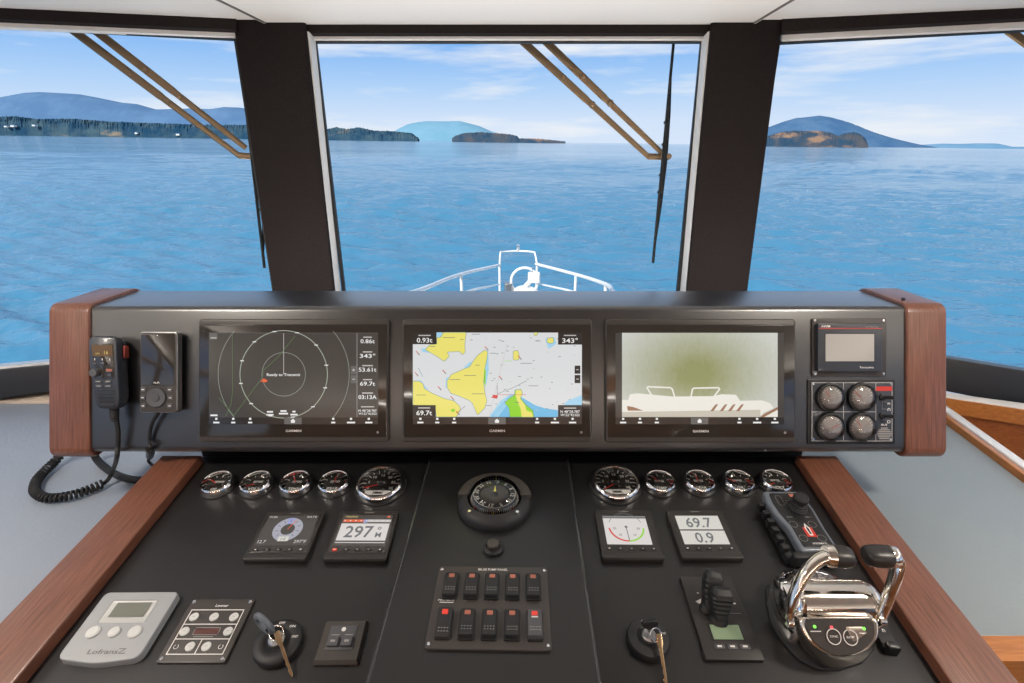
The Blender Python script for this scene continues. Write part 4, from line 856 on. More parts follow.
for i in range(turns*10+1):
    s_ = acc[-1]*i/(turns*10); j = max(k for k in range(len(acc)) if acc[k] <= s_+1e-9); j = min(j, len(cp)-2); u_ = (s_-acc[j])/(acc[j+1]-acc[j]); p = cp[j].lerp(cp[j+1], u_)
    tt = (cp[min(j+2, len(cp)-1)]-cp[max(j-1, 0)]).normalized(); n1 = tt.cross(EZ).normalized(); n2 = n1.cross(tt); an = 2*math.pi*i/10
    hp.append(p + n1*R*math.cos(an) + n2*R*math.sin(an))
g.tube(hp, .0030, 'rubber', n=6); tag(g.build('coiled_cord'), 'black coiled handset cord lying on the left counter', 'cord')
# thick power cable from behind the pod to behind the strip
g = MB(); pc2 = smooth([onz(88, 440, -.68), onz(96, 458, -.745), onz(107, 469, COUNTER_Z+.010), onz(122, 477, COUNTER_Z+.009), onz(140, 480, COUNTER_Z+.009), onz(158, 476, COUNTER_Z+.009), onz(172, 470, COUNTER_Z+.009)], 6); g.tube(pc2, .0085, 'rubber', n=12)
tag(g.build('power_cable'), 'thick black cable looping on the left counter behind the coiled cord', 'cable')

# ---- flat remote controller next to the handset
M = PF.M @ T((*pp(157, 372), 0)); f0 = local_px(M); HZ = .026
t = thing('remote_controller', 'slim remote controller with dark screen and round pad, right of the handset', 'remote control', M)
g = MB(); P = rrect(fh(176.8, 0)[0]-fh(139.6, 0)[0], fh(0, 331.8)[1]-fh(0, 412.8)[1], .006, cx=(fh(176.8, 0)[0]+fh(139.6, 0)[0])/2, cy=(fh(0, 331.8)[1]+fh(0, 412.8)[1])/2)
g.prism(P, .008, HZ-.0015, 'brushed', bev0=.002, bev=.001); P2 = inset(P, .0015); g.prism(P2, HZ-.003, HZ, 'bezel_brown', bev=.0008); g.build('body', t)
g = MB(); a = fh(141.4, 385.4); b_3 = fh(175, 333.6); g.prism(rrect(b_3[0]-a[0], b_3[1]-a[1], .003, cx=(a[0]+b_3[0])/2, cy=(a[1]+b_3[1])/2), HZ-.001, HZ+.0006, 'gloss_brown_reflect', bev=.0003); g.text('FLIR', *fh(157, 382.6), 1.7*PS, HZ+.0009, 'print_white', wd=6.4*PS); b_3 = fh(157.5, 335.4); g.poly(circ(.001, 10, *b_3), HZ+.0009, 'print_white'); g.build('screen', t)
g = MB(); a = fh(156.4, 397.6); MM = T((a[0], a[1], 0)); g.lathe([(10.2*PS, HZ-.0005), (10.2*PS, HZ+.0002)], 'black_plastic', MM, n=40); g.lathe([(9.4*PS, HZ), (9.4*PS, HZ+.0022), (8.8*PS, HZ+.003), (3.9*PS, HZ+.0022)], 'grey_key', MM, n=40, cap1=False); g.lathe([(3.6*PS, HZ), (3.6*PS, HZ+.003), (3.2*PS, HZ+.0036)], 'grey_key', MM, n=28); g.build('round_pad', t)
for x, y in ((143.4, 389.4), (143, 397.6), (143.4, 405.8), (170, 389.6), (170.6, 397.8), (170, 405.8)):
    a = fh(x, y); g = MB(); g.prism(rrect(5.4*PS, 4.6*PS, .002, cx=a[0], cy=a[1]), HZ-.001, HZ+.0014, 'grey_key', bev=.0005); g.rect(a[0]-1.3*PS, a[0]+1.3*PS, a[1]-.35*PS, a[1]+.35*PS, HZ+.0017, 'print_white'); g.build('key', t)
g = MB(); g.prism(rrect(.05, .10, .008), 0, .009, 'soft_black', T((*fh(158, 372), 0))); g.build('holder', t)
wb = M @ Vector((*fh(158.5, 412.5, .016), .016))
g = MB(); pw = smooth([wb, PF.M @ Vector((*pp(155.5, 424), .012)), PF.M @ Vector((*pp(151.5, 440), .006)), PF.M @ Vector((*pp(150.6, 449), .0)), onz(150, 456, -.70), onz(149, 462, COUNTER_Z+.01), onz(160, 470, COUNTER_Z+.008)], 6); g.tube(pw, .0035, 'rubber', n=8)
g.tube([pw[18], pw[20], pw[24]], .0085, 'black_plastic', n=12); tag(g.build('remote_cable'), 'thin cable with a plug hanging from the remote controller', 'cable')
# ================================================================== DASH INSTRUMENTS
def px_m(F, px, py, off=0): p = F.M @ F.at(px, py, off); return (p.y*CP - p.z*SP_)/FPX      # metres per pixel at that point
def fl(F, M):                                # pixel -> local coordinates of a thing standing on F with matrix M
    I = M.inverted()
    def q(px, py, off=0.0): v = I @ (F.M @ F.at(px, py, off)); return v
    return q
def dash_thing(F, name, label, cat, corners, off, group=None):
    M, w_, h_ = F.fit(*corners, off); return thing(name, label, cat, M, group), w_, h_
# ---- round engine gauges
def gauge(R, big, label, cat_group, F, px, py, variant):
    M = F.pt(px, py, 0, .007); t = thing('engine_gauge', label, 'gauge', M, cat_group)
    g = MB(); g.lathe([(R*1.0, 0), (R*1.02, .003), (R*1.0, .010), (R*.96, .0150), (R*.89, .0175), (R*.83, .0165), (R*.78, .008)], 'chrome', n=44, cap1=False); g.build('bezel', t, angle=50)
    g = MB(); g.poly(circ(R*.84, 40), .0075, 'dial_dark'); z = .0079
    for k in range(15 if big else 9):
        a = rad(210 - k*(240/(14 if big else 8))); L_ = .62 if k % 2 == 0 else .70; g.line([(R*.78*math.cos(a), R*.78*math.sin(a)), (R*L_*math.cos(a), R*L_*math.sin(a))], R*.035, z, 'print_white')
    if big:
        for k, s_ in enumerate('0 5 10 15 20 25 30'.split()): a = rad(205 - k*38.3); g.text(s_, R*.52*math.cos(a), R*.52*math.sin(a), R*.13, z, 'print_white')
        g.rect(-R*.55, R*.55, -R*.60, -R*.36, z, 'em_panel'); 
        for x in (-.55, -.2, .18, .55): g.rect((x-.012)*R, (x+.012)*R, -R*.60, -R*.36, z+.0003, 'black_plastic')
        g.rect(-R*.17, R*.15, -R*.54, -R*.42, z+.0003, 'black_plastic'); g.text('RPM', 0, R*.10, R*.13, z, 'print_grey')
    else:
        g.arc(0, 0, R*.70, R*.05, rad(-30), rad(30), z-.0002, 'print_red', n=8); g.text(('OIL', 'VOLT', 'TEMP', 'GEAR')[variant % 4], 0, -R*.42, R*.20, z, 'print_white')
        g.rect(-R*.3, R*.3, R*.10, R*.30, z-.0002, 'print_grey')
    g.build('dial', t)
    g = MB(); a = rad((150, 200, 120, 95, 215)[variant]); g.line([(0, 0), (R*.66*math.cos(a), R*.66*math.sin(a))], R*.06, .0088, 'print_red'); g.lathe([(R*.12, .0080), (R*.12, .0095), (R*.08, .010)], 'soft_black', n=16); g.build('needle', t)
    g = MB(); g.lathe([(R*.80, .0138), (R*.6, .0148), (R*.3, .0155), (0, .0158)], 'gauge_glass', n=40, cap0=False); g.build('glass', t, angle=80)
    g = MB(); g.lathe([(R*1.06, 0), (R*1.06, .002), (R*.99, .003)], 'rubber', n=40); g.build('gasket_ring', t)
    return t
names = ['leftmost', 'second', 'third', 'fourth']
for i, (x, y) in enumerate(((217.7, 484.5), (256.8, 484.3), (296, 484.2), (334.3, 484))):
    gauge(.0318, False, 'small chrome-ringed gauge, %s in the row on the left dash' % (['leftmost', 'second from left', 'third from left', 'fourth from left'][i]), 'small round gauges on the left dash', DF, x, y, i)
gauge(.0485, True, 'large chrome-ringed tachometer at the right end of the left dash row', 'tachometers', DF, 380.6, 484.5, 1)
gauge(.0485, True, 'large chrome-ringed tachometer at the left end of the right dash row', 'tachometers', DF, 615.6, 483.5, 4)
for i, (x, y) in enumerate(((659.8, 483.5), (699.2, 483.2), (738.2, 483), (776, 482.8))):
    gauge(.0312, False, 'small chrome-ringed gauge, %s on the right dash' % (['next to the right tachometer', 'second after the right tachometer', 'third after the right tachometer', 'last one, beside the joystick pad,'][i]), 'small round gauges on the right dash', DF, x, y, (i+2) % 4)
# ---- four square data displays
def data_display(label, corners, draw, off=.011, red=False, black=False):
    t, w_, h_ = dash_thing(DF, 'data_display', label, 'instrument display', corners, off, 'square data displays on the dash')
    g = MB(); g.prism(rrect(w_, h_, .004), 0, .011, 'bezel_dark', bev=.0025, steps=3); g.prism(rrect(w_*1.0, h_*.11, .003, cy=-h_*.435), .008, .0122, 'bezel_dark', bev=.0012)
    g.text('GARMIN', 0, h_*.455, h_*.022, .0112, 'print_grey', wd=w_*.16); g.build('housing', t)
    g = MB(); g.prism(rrect(w_*.90, h_*.80, .002, cy=h_*.045), .0105, .0114, 'gloss_brown_reflect' if black else 'bezel_dark', bev=.0004); draw(g, w_, h_); g.build('screen', t)
    for k in range(5):
        x = w_*(-.36+.18*k); g = MB(); P = rrect(w_*(.10 if k in (1, 2, 3) else .075), h_*.045, .0015, cx=x, cy=-h_*.315)
        g.prism(P, .0108, .0130, 'switch_red_lit' if (red and k == 0) else 'black_plastic', bev=.0006); g.rect(x-w_*.014, x+w_*.014, -h_*.325, -h_*.305, .0132, 'print_white' if k in (0, 4) else 'print_grey'); g.build('button', t)
    return t
def d_dial(g, w_, h_):
    z = .0116; g.rect(-w_*.42, w_*.42, -h_*.23, h_*.40, z, 'em_screen_reflect'); z += .0002; cy = h_*.10; R = w_*.245
    g.arc(0, cy, R*.72, R*.52, rad(0), rad(360), z, 'em_lilac', n=48); g.arc(0, cy, R*.72, R*.52, rad(75), rad(112), z+.0002, 'em_blue', n=8)
    for k in range(9): a = rad(225-k*33.7); g.line([(R*.62*math.cos(a), cy+R*.62*math.sin(a)), (R*.82*math.cos(a), cy+R*.82*math.sin(a))], w_*.012, z+.0003, 'em_ink')
    g.line([(0, cy), (R*.85*math.cos(1.2), cy+R*.85*math.sin(1.2))], w_*.012, z+.0004, 'em_orange')
    g.rect(-w_*.085, w_*.085, cy-R*1.0, cy-R*.62, z+.0005, 'em_lcd'); g.text('1.0', 0, cy-R*.81, h_*.05, z+.0007, 'em_ink')
    g.text('FUEL', -w_*.33, h_*.365, h_*.035, z, 'em_dim', wd=w_*.14); g.text('RATE', w_*.32, h_*.365, h_*.035, z, 'em_dim', wd=w_*.16); g.text('12.7', -w_*.33, -h_*.15, h_*.06, z, 'em_dim'); g.text('297\u00b0F', w_*.29, -h_*.15, h_*.06, z, 'em_dim', wd=w_*.20)
def d_heading(g, w_, h_):
    z = .0116; g.rect(-w_*.42, w_*.42, -h_*.24, h_*.40, z, 'em_screen_reflect'); z += .0002
    g.text('HEADING', -w_*.27, h_*.36, h_*.035, z, 'em_yel', wd=w_*.20); g.rect(w_*.33, w_*.38, h_*.345, h_*.375, z, 'em_orange')
    g.rect(-w_*.39, -w_*.05, h_*.245, h_*.30, z, 'em_orange'); g.rect(w_*.02, w_*.41, h_*.245, h_*.30, z, 'em_dim'); g.rect(-w_*.05, w_*.02, h_*.23, h_*.30, z, 'em_blue')
    for k in range(9): x = w_*(-.36+.09*k); g.rect(x-w_*.012, x+w_*.012, h_*.262, h_*.285, z+.0002, 'em_lcd2')
    g.rect(-w_*.40, w_*.40, -h_*.135, h_*.215, z, 'em_lcd2'); g.rect(-w_*.40, w_*.40, -h_*.185, -h_*.165, z, 'em_dim')
    g.text('297', -w_*.07, h_*.045, h_*.23, z+.0003, 'em_ink', wd=w_*.46); g.text('o', w_*.255, h_*.13, h_*.09, z+.0003, 'em_ink'); g.text('M', w_*.26, -h_*.02, h_*.10, z+.0003, 'em_ink')
def d_rudder(g, w_, h_):
    z = .0116; g.rect(-w_*.38, w_*.36, -h_*.23, h_*.35, z, 'em_lcd2'); g.rect(-w_*.38, w_*.36, h_*.30, h_*.345, z+.0001, 'em_ink'); z += .0003; cx, cy, R = -w_*.01, h_*.12, w_*.29
    g.arc(cx, cy, R, w_*.010, rad(20), rad(160), z, 'em_ink', n=24); g.arc(cx, cy, R, w_*.028, rad(185), rad(270), z+.0001, 'em_red', n=18); g.arc(cx, cy, R, w_*.028, rad(270), rad(355), z+.0001, 'em_green', n=18)
    g.line([(cx, cy), (cx+w_*.01, cy-R)], w_*.014, z+.0002, 'em_ink'); g.poly(circ(w_*.025, 14, cx, cy), z+.0003, 'em_ink')
    for x, y, s_ in ((-.20, .09, '20'), (.20, .09, '20'), (-.12, -.04, '10'), (.12, -.04, '10')): g.text(s_, w_*x+cx, h_*y, h_*.04, z, 'em_ink')
def d_numbers(g, w_, h_):
    z = .0116; g.rect(-w_*.38, w_*.37, h_*.07, h_*.36, z, 'em_lcd'); g.rect(-w_*.38, w_*.37, -h_*.23, h_*.045, z, 'em_lcd'); z += .0002
    g.text('69.7', -w_*.01, h_*.215, h_*.20, z, 'em_ink', wd=w_*.44); g.text('0.9', -w_*.01, -h_*.095, h_*.20, z, 'em_ink', wd=w_*.31)
data_display('square instrument with a grey-blue round fuel dial on its screen', ((268, 511), (324.2, 511.5), (306.5, 560), (241.5, 560)), d_dial, black=True)
data_display('square instrument showing 297 with a red button at its lower left', ((341, 510.5), (399, 511), (386.5, 560), (322, 560)), d_heading, red=True, black=True)
data_display('square instrument with a red and green rudder scale on white', ((595, 509.5), (650.6, 509.8), (665.5, 559), (601.5, 559.3)), d_rudder)
data_display('square instrument showing 69.7 above 0.9 on a cream screen', ((666.3, 509.6), (721.3, 509.8), (745.5, 558.8), (681.6, 558.8)), d_numbers)
# ---- compass
M = CF.pt(494.7, 500.5, 0, .012); t = thing('compass', 'black bulkhead compass with clear dome on the middle panel', 'compass', M); R = .069
g = MB(); g.lathe([(R, 0), (R*1.01, .006), (R*.98, .014), (R*.90, .020), (R*.74, .023), (R*.70, .018)], 'soft_black', n=56, cap1=False)
g.build('mounting_ring', t, angle=60)
g = MB(); h0 = .0205
pts_o = [(R*.99*math.cos(a), R*.99*math.sin(a)) for a in [rad(2+176*i/28) for i in range(29)]]; pts_i = [(R*.71*math.cos(a), R*.71*math.sin(a)) for a in [rad(178-176*i/28) for i in range(29)]]
g.prism(pts_o+pts_i, .014, .0245, 'bezel_brown', bev=.0015, steps=2); g.build('light_shield', t)
g = MB(); g.lathe([(R*.70, .010), (R*.66, .012), (R*.60, .022), (R*.55, .027), (R*.42, .028), (R*.40, .026), (R*.15, .025), (.0035, .030), (.001, .032)], 'soft_black', n=56)
for k in range(72):
    a = 2*math.pi*k/72; L_ = .60 if k % 2 else .575
    n3 = lambda rr, zz: (rr*R*math.cos(a), rr*R*math.sin(a), zz)
    g.tube([n3(.655, .0145), n3(.605, .0225)] if k % 3 else [n3(.665, .0125), n3(.60, .0232)], .00042, 'print_white', n=4)
for k, s_ in enumerate(('N', '3', '6', 'E', '12', '15', 'S', '21', '24', 'W', '30', '33')):
    a = math.pi/2 - 2*math.pi*k/12 + .4; g.text(s_, 0, 0, .0080, 0, 'print_white', M=T((R*.49*math.cos(a), R*.49*math.sin(a), .0287)) @ RZ(a-math.pi/2))
g.arc(0, 0, R*.565, .0011, 0, 2*math.pi, .0280, 'print_white'); 
g.poly(circ(R*.38, 30), .0268, 'panel_brown'); g.poly([(-R*.05, 0), (0, R*.36), (R*.05, 0)], .0272, 'print_yellow'); g.build('compass_card', t, angle=40)
g = MB()
for an, mt in ((rad(270), 'print_yellow'), (rad(225), 'print_red'), (rad(315), 'print_red'), (rad(90), 'print_yellow')): g.tube([(R*.70*math.cos(an), R*.70*math.sin(an), .012), (R*.685*math.cos(an), R*.685*math.sin(an), .024)], .0011, mt, n=6)
g.build('lubber_line', t)
g = MB(); g.lathe([(R*.72, .016), (R*.70, .026), (R*.62, .036), (R*.48, .044), (R*.30, .049), (R*.12, .0512), (0, .0515)], 'gauge_glass', n=48, cap0=False); g.build('dome', t, angle=80)
g = MB()
for x in (-.62, .62): g.lathe([(.0035, .018), (.003, .0235)], 'steel', T((x*R, -R*.62, 0)), n=10)
g.build('screw', t)
# ---- push button under the compass
M = CF.pt(493.3, 546.5, 0, .006); t = thing('push_button', 'round black push button between compass and switch panel', 'button', M); s_ = px_m(CF, 493, 549)
g = MB(); g.lathe([(10.4*s_, 0), (10.4*s_, .005), (9*s_, .008), (7.2*s_, .008), (7*s_, .004)], 'soft_black', n=32); g.build('bezel', t)
g = MB(); g.lathe([(6.2*s_, .003), (6.2*s_, .013), (5.4*s_, .0148), (.0001, .0150)], 'bezel_brown', n=28); g.build('cap', t)
# ---- bilge pump switch panel
t, w_, h_ = dash_thing(CF, 'bilge_pump_panel', 'brown-black switch panel with ten rocker switches in two rows', 'switch panel', ((440, 566.5), (547.5, 567), (551.8, 650.3), (423, 649.5)), .004)
g = MB(); g.prism(rrect(w_, h_, .006), 0, .0045, 'panel_brown', bev=.001); 
for x, y in ((-.47, .45), (.47, .45), (-.47, -.45), (.47, -.45)): screw(g, w_*x, h_*y, .0045, .0026)
for x in (-.245, -.06, -.02, .13): screw(g, w_*(x+.02), h_*.045, .0045, .0014)
g.text('BILGE PUMP PANEL', 0, h_*.455, h_*.030, .0048, 'print_white', wd=w_*.27)
g.text('FWD BILGE', -w_*.385, h_*.045, h_*.020, .0048, 'print_white', wd=w_*.14); g.rect(-w_*.44, -w_*.32, h_*.012, h_*.022, .0048, 'print_white'); g.build('plate', t)
def rocker(x, y, up, lit, white):
    M2 = T((x, y, .0045)); sw, sh = w_*.132, h_*.335; g = MB(M2); g.prism(rrect(sw, sh, .003), 0, .003, 'black_plastic', bev=.001)
    A = RX(rad(7 if up else -5)); g.prism(rrect(sw*.90, sh*.94, .003), .000, .0085, 'grey_key' if white else 'soft_black', A, bev=.0015)
    rb = g.build('rocker_switch', t)
    g = MB(M2 @ A); m_ = 'switch_red_lit' if lit else 'switch_red'; g.prism(rrect(sw*.38, sh*.16, .0012, cy=sh*.30), .008, .0092, m_, bev=.0005); g.build('indicator_light', rb)
    g = MB(M2 @ A)
    for i in range(4):
        for j in range(2): g.rect(sw*(-.28+.18*i), sw*(-.22+.18*i), sh*(-.30+.10*j), sh*(-.285+.10*j), .0088, 'print_white')
    if white: g.rect(-sw*.2, sw*.2, sh*.14, sh*.19, .0088, 'print_white')
    g.build('marking', rb)
for k in range(5):
    rocker(w_*(-.365+.1825*k), h_*.215, False, False, False)
    rocker(w_*(-.37+.185*k), h_*(-.245), k == 0, k in (0, 4), k == 4)
# ---- windlass remote (pale grey plate)
t, w_, h_ = dash_thing(DF, 'windlass_control', 'pale grey plastic control plate with small screen and three buttons', 'control panel', ((106.8, 593), (178, 593.2), (138, 664.5), (56.5, 661)), .009)
P = fillet([(-w_/2, h_/2), (-w_/2, -h_*.46), (0, -h_*.53), (w_/2, -h_*.46), (w_/2, h_/2)], [.008, .012, .12, .012, .008], 4)
g = MB(); g.prism(P, 0, .0125, 'grey_plastic', bev=.0022, steps=4); g.text('Lofrans', w_*.02, -h_*.375, h_*.06, .0128, 'ink_grey', wd=w_*.37); g.line([(w_*.20, -h_*.34), (w_*.28, -h_*.34), (w_*.22, -h_*.40), (w_*.30, -h_*.40)], .0012, .0128, 'ink_grey'); g.build('body', t)
g = MB(); P = rrect(w_*.60, h_*.33, .002, cy=h_*.19); g.loft([[(x, y, .0122) for x, y in P], [(x, y, .0138) for x, y in inset(P, .001)], [(x, y, .0132) for x, y in inset(P, .002)]], 'grey_light'); 
g.rect(-w_*.22, w_*.24, h_*.10, h_*.32, .0140, 'lcd_grey'); g.line([(-w_*.30, h_*.02), (-w_*.30, h_*.355), (w_*.30, h_*.355)], .0011, .0141, 'print_grey'); g.build('screen', t)
for x, r_2 in ((-.27, .0095), (0, .0082), (.26, .0095)):
    g = MB(T((w_*x, -h_*.115, 0))); g.lathe([(r_2, .012), (r_2, .0150), (r_2*.8, .0165), (.0001, .017)], 'grey_light', n=28); g.build('button', t)
# ---- black keypad with white outline
t, w_, h_ = dash_thing(DF, 'keypad_panel', 'black keypad panel with white outlines and small red display', 'control panel', ((193.5, 599), (254.3, 599.3), (225.5, 663), (154.8, 663)), .004)
g = MB(); g.prism(rrect(w_, h_, .003), 0, .0045, 'panel_brown', bev=.001)
for x, y in ((-.45, .45), (.45, .45), (-.44, -.44), (.44, -.44)): screw(g, w_*x, h_*y, .0045, .0030)
g.text('Lewmar', w_*.03, h_*.385, h_*.045, .0048, 'print_white', wd=w_*.20); z = .0049; lw = .0013
g.line([(-w_*.41, h_*.31), (w_*.41, h_*.31), (w_*.41, -h_*.38), (-w_*.41, -h_*.38)], lw, z, 'print_white', closed=True)
for y in (.075, -.155): g.line([(-w_*.41, h_*y), (w_*.41, h_*y)], lw, z+.0001, 'print_white')
g.line([(0, -h_*.155), (0, -h_*.38)], lw, z+.0001, 'print_white'); P = rrect(w_*.38, h_*.11, .002, cy=-h_*.035); g.line(P, lw*.6, z, 'print_grey', closed=True); g.poly(inset(P, .0008), z-.0001, 'led_window'); g.rect(-w_*.16, w_*.14, -h_*.125, -h_*.115, z, 'print_grey')
for x in (-.33, .33): g.arc(w_*x, -h_*.27, .0032, .0008, rad(120), rad(420), z, 'print_white', n=14)
g.build('plate', t)
for x, y in ((-.31, .19), (0, .19), (.31, .19), (-.33, -.04), (.33, -.04), (-.12, -.27), (.12, -.27)):
    g = MB(T((w_*x, h_*y, 0))); g.lathe([(.0068, .0042), (.0068, .0058), (.0060, .0064)], 'grey_light', n=22); g.rect(-.002, .002, -.0003, .0003, .0067, 'print_grey'); g.build('key', t)
# ---- ignition switches and keys
def ignition(label, px, py, R, key_lab, dangle, bow, F=DF):
    M = F.pt(px, py, 0, .010); t = thing('ignition_switch', label, 'ignition switch', M)
    g = MB(); g.lathe([(R, 0), (R*1.02, .004), (R, .010), (R*.94, .013), (R*.55, .0145), (R*.5, .013)], 'soft_black', n=44)
    for k, s_ in enumerate(('OFF', 'ON', 'START')): a = rad(95-k*42); g.text(s_, R*.74*math.cos(a), R*.74*math.sin(a), R*.10, .0150, 'print_white', wd=R*.26)
    g.build('face_plate', t, angle=50)
    g = MB(); g.lathe([(R*.34, .010), (R*.34, .018), (R*.28, .020), (.0001, .020)], 'brushed', n=26); g.build('lock_barrel', t)
    q = fl(F, M)
    k1 = thing('ignition_key', key_lab[0], 'key', M @ T((0, 0, .020)), 'boat keys')
    KI = T((0, 0, -.020)); b0 = q(*bow[0], bow[1]); up = Vector((0, 0, .006)); g = MB(KI)
    d = Vector((b0.x, b0.y, b0.z)); g.tube([(0, 0, .0205), (d.x*.35, d.y*.35, .020+(d.z-.020)*.5)], .0026, 'steel', n=6, sec=(1, .5)); 
    side = Vector((1, .15, 0)).normalized() if bow[2] else Vector((.9, -.45, 0)).normalized(); base = Vector((d.x*.35, d.y*.35, .020+(d.z-.020)*.4)); ax = (d-base); L_ = ax.length; ax.normalize(); nn = side.cross(ax).normalized(); sd2 = ax.cross(nn).normalized()
    KM = frame(base, sd2, ax, nn.cross(Vector((0, 0, 0))) if False else sd2.cross(ax))
    P = fillet([(-.004, 0), (.004, 0), (.013, L_*.45), (.011, L_), (-.011, L_), (-.013, L_*.45)], .005, 4); 
    if bow[2]: g.prism(P, -.0032, .0032, 'black_plastic', KM, bev=.001, bev0=.001)
    else:
        g.tube([(0, 0, .020), base+ax*L_*.3], .0045, 'black_plastic', n=10); g.ring(.0115, .0034, 'slate_plastic', KM @ T((0, L_*.62, 0)) @ Matrix.Diagonal((1, 1.35, 1.3, 1)), n=30, k=10)
    g.build('key_head', k1)
    # ring and hanging brass key
    rg = q(*dangle[0], .028); e = q(*dangle[1], .004)
    k2 = thing('hanging_key', key_lab[1], 'key', M @ T(rg), 'boat keys'); KI2 = T(-rg); g = MB(KI2); ax = (e-rg); L_ = ax.length; ax.normalize(); s2 = ax.cross(Vector((0, 0, 1))).normalized(); KM = frame(rg, s2, ax, s2.cross(ax))
    g.prism(fillet([(-.004, -.004), (.004, -.004), (.0045, .009), (.0024, .015), (.0024, L_*.55), (.0014, L_*.6), (.0024, L_*.68), (.0012, L_*.76), (.0024, L_*.84), (.0014, L_*.92), (0, L_), (-.0022, L_*.95), (-.0024, .015), (-.0045, .009)], .0006, 2), -.0012, .0012, dangle[2], KM, bev=.0004); g.build('key_blade', k2)
    g = MB(KI2); g.ring(.0095, .0009, 'steel', T(rg + Vector((-.004, .004, -.002))) @ RX(rad(50)) @ RY(rad(25)), n=26, k=6); g.build('key_ring', k2)
ignition('round black ignition switch with keys in the left dash', 277.5, 641.5, .0345, ('black-headed key in the left ignition switch', 'brass key hanging from the left ignition switch'), ((277.5, 634.5), (292.5, 678), 'brass'), ((260.5, 619.5), .045, False))
ignition('round black ignition switch with keys in the right dash', 648.3, 638, .0310, ('black-headed key in the right ignition switch', 'brass key hanging from the right ignition switch'), ((659, 637), (667, 690), 'brass'), ((650, 620), .040, True))
# ---- small square switch plate
t, w_, h_ = dash_thing(DF, 'switch_plate', 'square dark plate with two small push switches, right of the left keys', 'switch', ((325, 618.6), (368.3, 618.6), (358.6, 662.4), (311, 662.4)), .010)
g = MB(); P = rrect(w_, h_, .004); g.loft([[(x, y, 0) for x, y in P], [(x, y, .004) for x, y in P], [(x, y, .0078) for x, y in inset(P, w_*.04)], [(x, y, .0092) for x, y in inset(P, w_*.055)]], 'bezel_brown'); g.prism(rrect(w_*.60, h_*.56, .001, cy=h_*.05), .009, .0102, 'grey_key', bev=.0004); g.poly(circ(w_*.05, 14, w_*.0, h_*.24), .0105, 'print_white')
for x in (-.15, .15): g.rect(w_*(x-.09), w_*(x+.09), h_*.10, h_*.12, .0105, 'print_grey')
g.build('plate', t)
for x in (-.15, .15): g = MB(); g.prism(rrect(w_*.24, h_*.22, .0015, cx=w_*x, cy=-h_*.06), .010, .0145, 'grey_key', bev=.001); g.rect(w_*(x-.05), w_*(x+.05), -h_*.09, -h_*.04, .0148, 'print_grey'); g.build('push_switch', t)
# ---- thruster joystick panel
t, w_, h_ = dash_thing(DF, 'thruster_control', 'black panel with two ribbed joystick paddles above a green screen', 'joystick panel', ((680.8, 576.3), (730.3, 576.6), (765.5, 660.3), (705, 660.3)), .006)
g = MB(); g.prism(rrect(w_, h_, .0025), 0, .007, 'bezel_dark', bev=.001); z = .0073
g.poly([(-w_*.36, h_*.16), (-w_*.17, h_*.22), (-w_*.20, h_*.08)], z, 'print_white'); g.rect(-w_*.30, w_*.40, h_*.015, h_*.022, z, 'print_grey')
for x, y in ((-.26, .27), (.34, .20), (.36, .14), (-.22, .05)): g.rect(w_*(x-.02), w_*(x+.02), h_*(y-.008), h_*(y+.008), z, 'print_white')
g.rect(-w_*.29, w_*.30, -h_*.30, -h_*.105, z, 'black_plastic'); g.rect(-w_*.25, w_*.27, -h_*.285, -h_*.12, z+.0003, 'lcd_green'); g.build('plate', t)
for x in (-.2, .02, .24): g = MB(); g.prism(rrect(w_*.17, h_*.055, .0015, cx=w_*x, cy=-h_*.365), .0065, .0088, 'grey_key', bev=.0006); g.rect(w_*(x-.04), w_*(x+.04), -h_*.375, -h_*.355, .0091, 'print_white'); g.build('button', t)
q = fl(DF, t.matrix_world)
def paddle(base, top, wdt, thk, nm='joystick_paddle'):
    b0, t0 = q(*base), q(*top); ax = (t0-b0); L_ = ax.length; ax.normalize(); side = Vector((1, 0, 0)); side = (side - ax*side.dot(ax)).normalized(); nn = side.cross(ax); M2 = frame(b0, side, nn, ax)
    g = MB(M2); rings = []
    for k in range(15):
        f = k/14; ww = wdt*(.62+.50*min(1, f*1.6)-.14*max(0, f-.75)*4*.5); tt = thk*(1.0 if f < .8 else 1-.35*(f-.8)/.2); rb = .93 if k % 2 else 1.0
        if k == 14: ww *= .8; tt *= .6
        rings.append([(x, y, L_*f) for x, y in rrect(ww*(rb if k > 2 else 1), tt*(rb if k > 2 else 1), thk*.28, 3)])
    g.loft(rings, 'soft_black'); g.lathe([(wdt*.5, -.006), (wdt*.45, .0), (wdt*.35, .006)], 'rubber', n=20); return g.build(nm, t, angle=25)
paddle((707.5, 607, .008), (714.5, 571, .052), .026, .024); paddle((718.5, 618, .008), (722, 588, .050), .030, .026)
# ---- joystick handheld in its cradle
t, w_, h_ = dash_thing(DF, 'joystick_remote', 'grey-edged black joystick remote in a cradle at the upper right of the dash', 'remote control', ((772, 490.5), (806, 490.5), (833, 543), (791, 556)), .034)
cr = [(-w_*.50, h_*.50), (-w_*.55, h_*.30), (-w_*.52, h_*.10), (-w_*.40, -h_*.15), (-w_*.40, -h_*.50), (w_*.46, -h_*.50), (w_*.46, -h_*.15), (w_*.50, h_*.15), (w_*.46, h_*.50)]
P = fillet(cr, [.008, .03, .03, .04, .006, .006, .04, .03, .008], 4)
g = MB(); g.prism(P, .014, .032, 'slate_plastic', bev0=.004, bev=.004, steps=3); g.build('body', t)
P2 = fillet([(x*.80+w_*.02, y*.90) for x, y in cr], [.005, .02, .02, .03, .004, .004, .03, .02, .005], 4)
g = MB(); g.prism(P2, .030, .0335, 'black_plastic', bev=.001); z = .0338
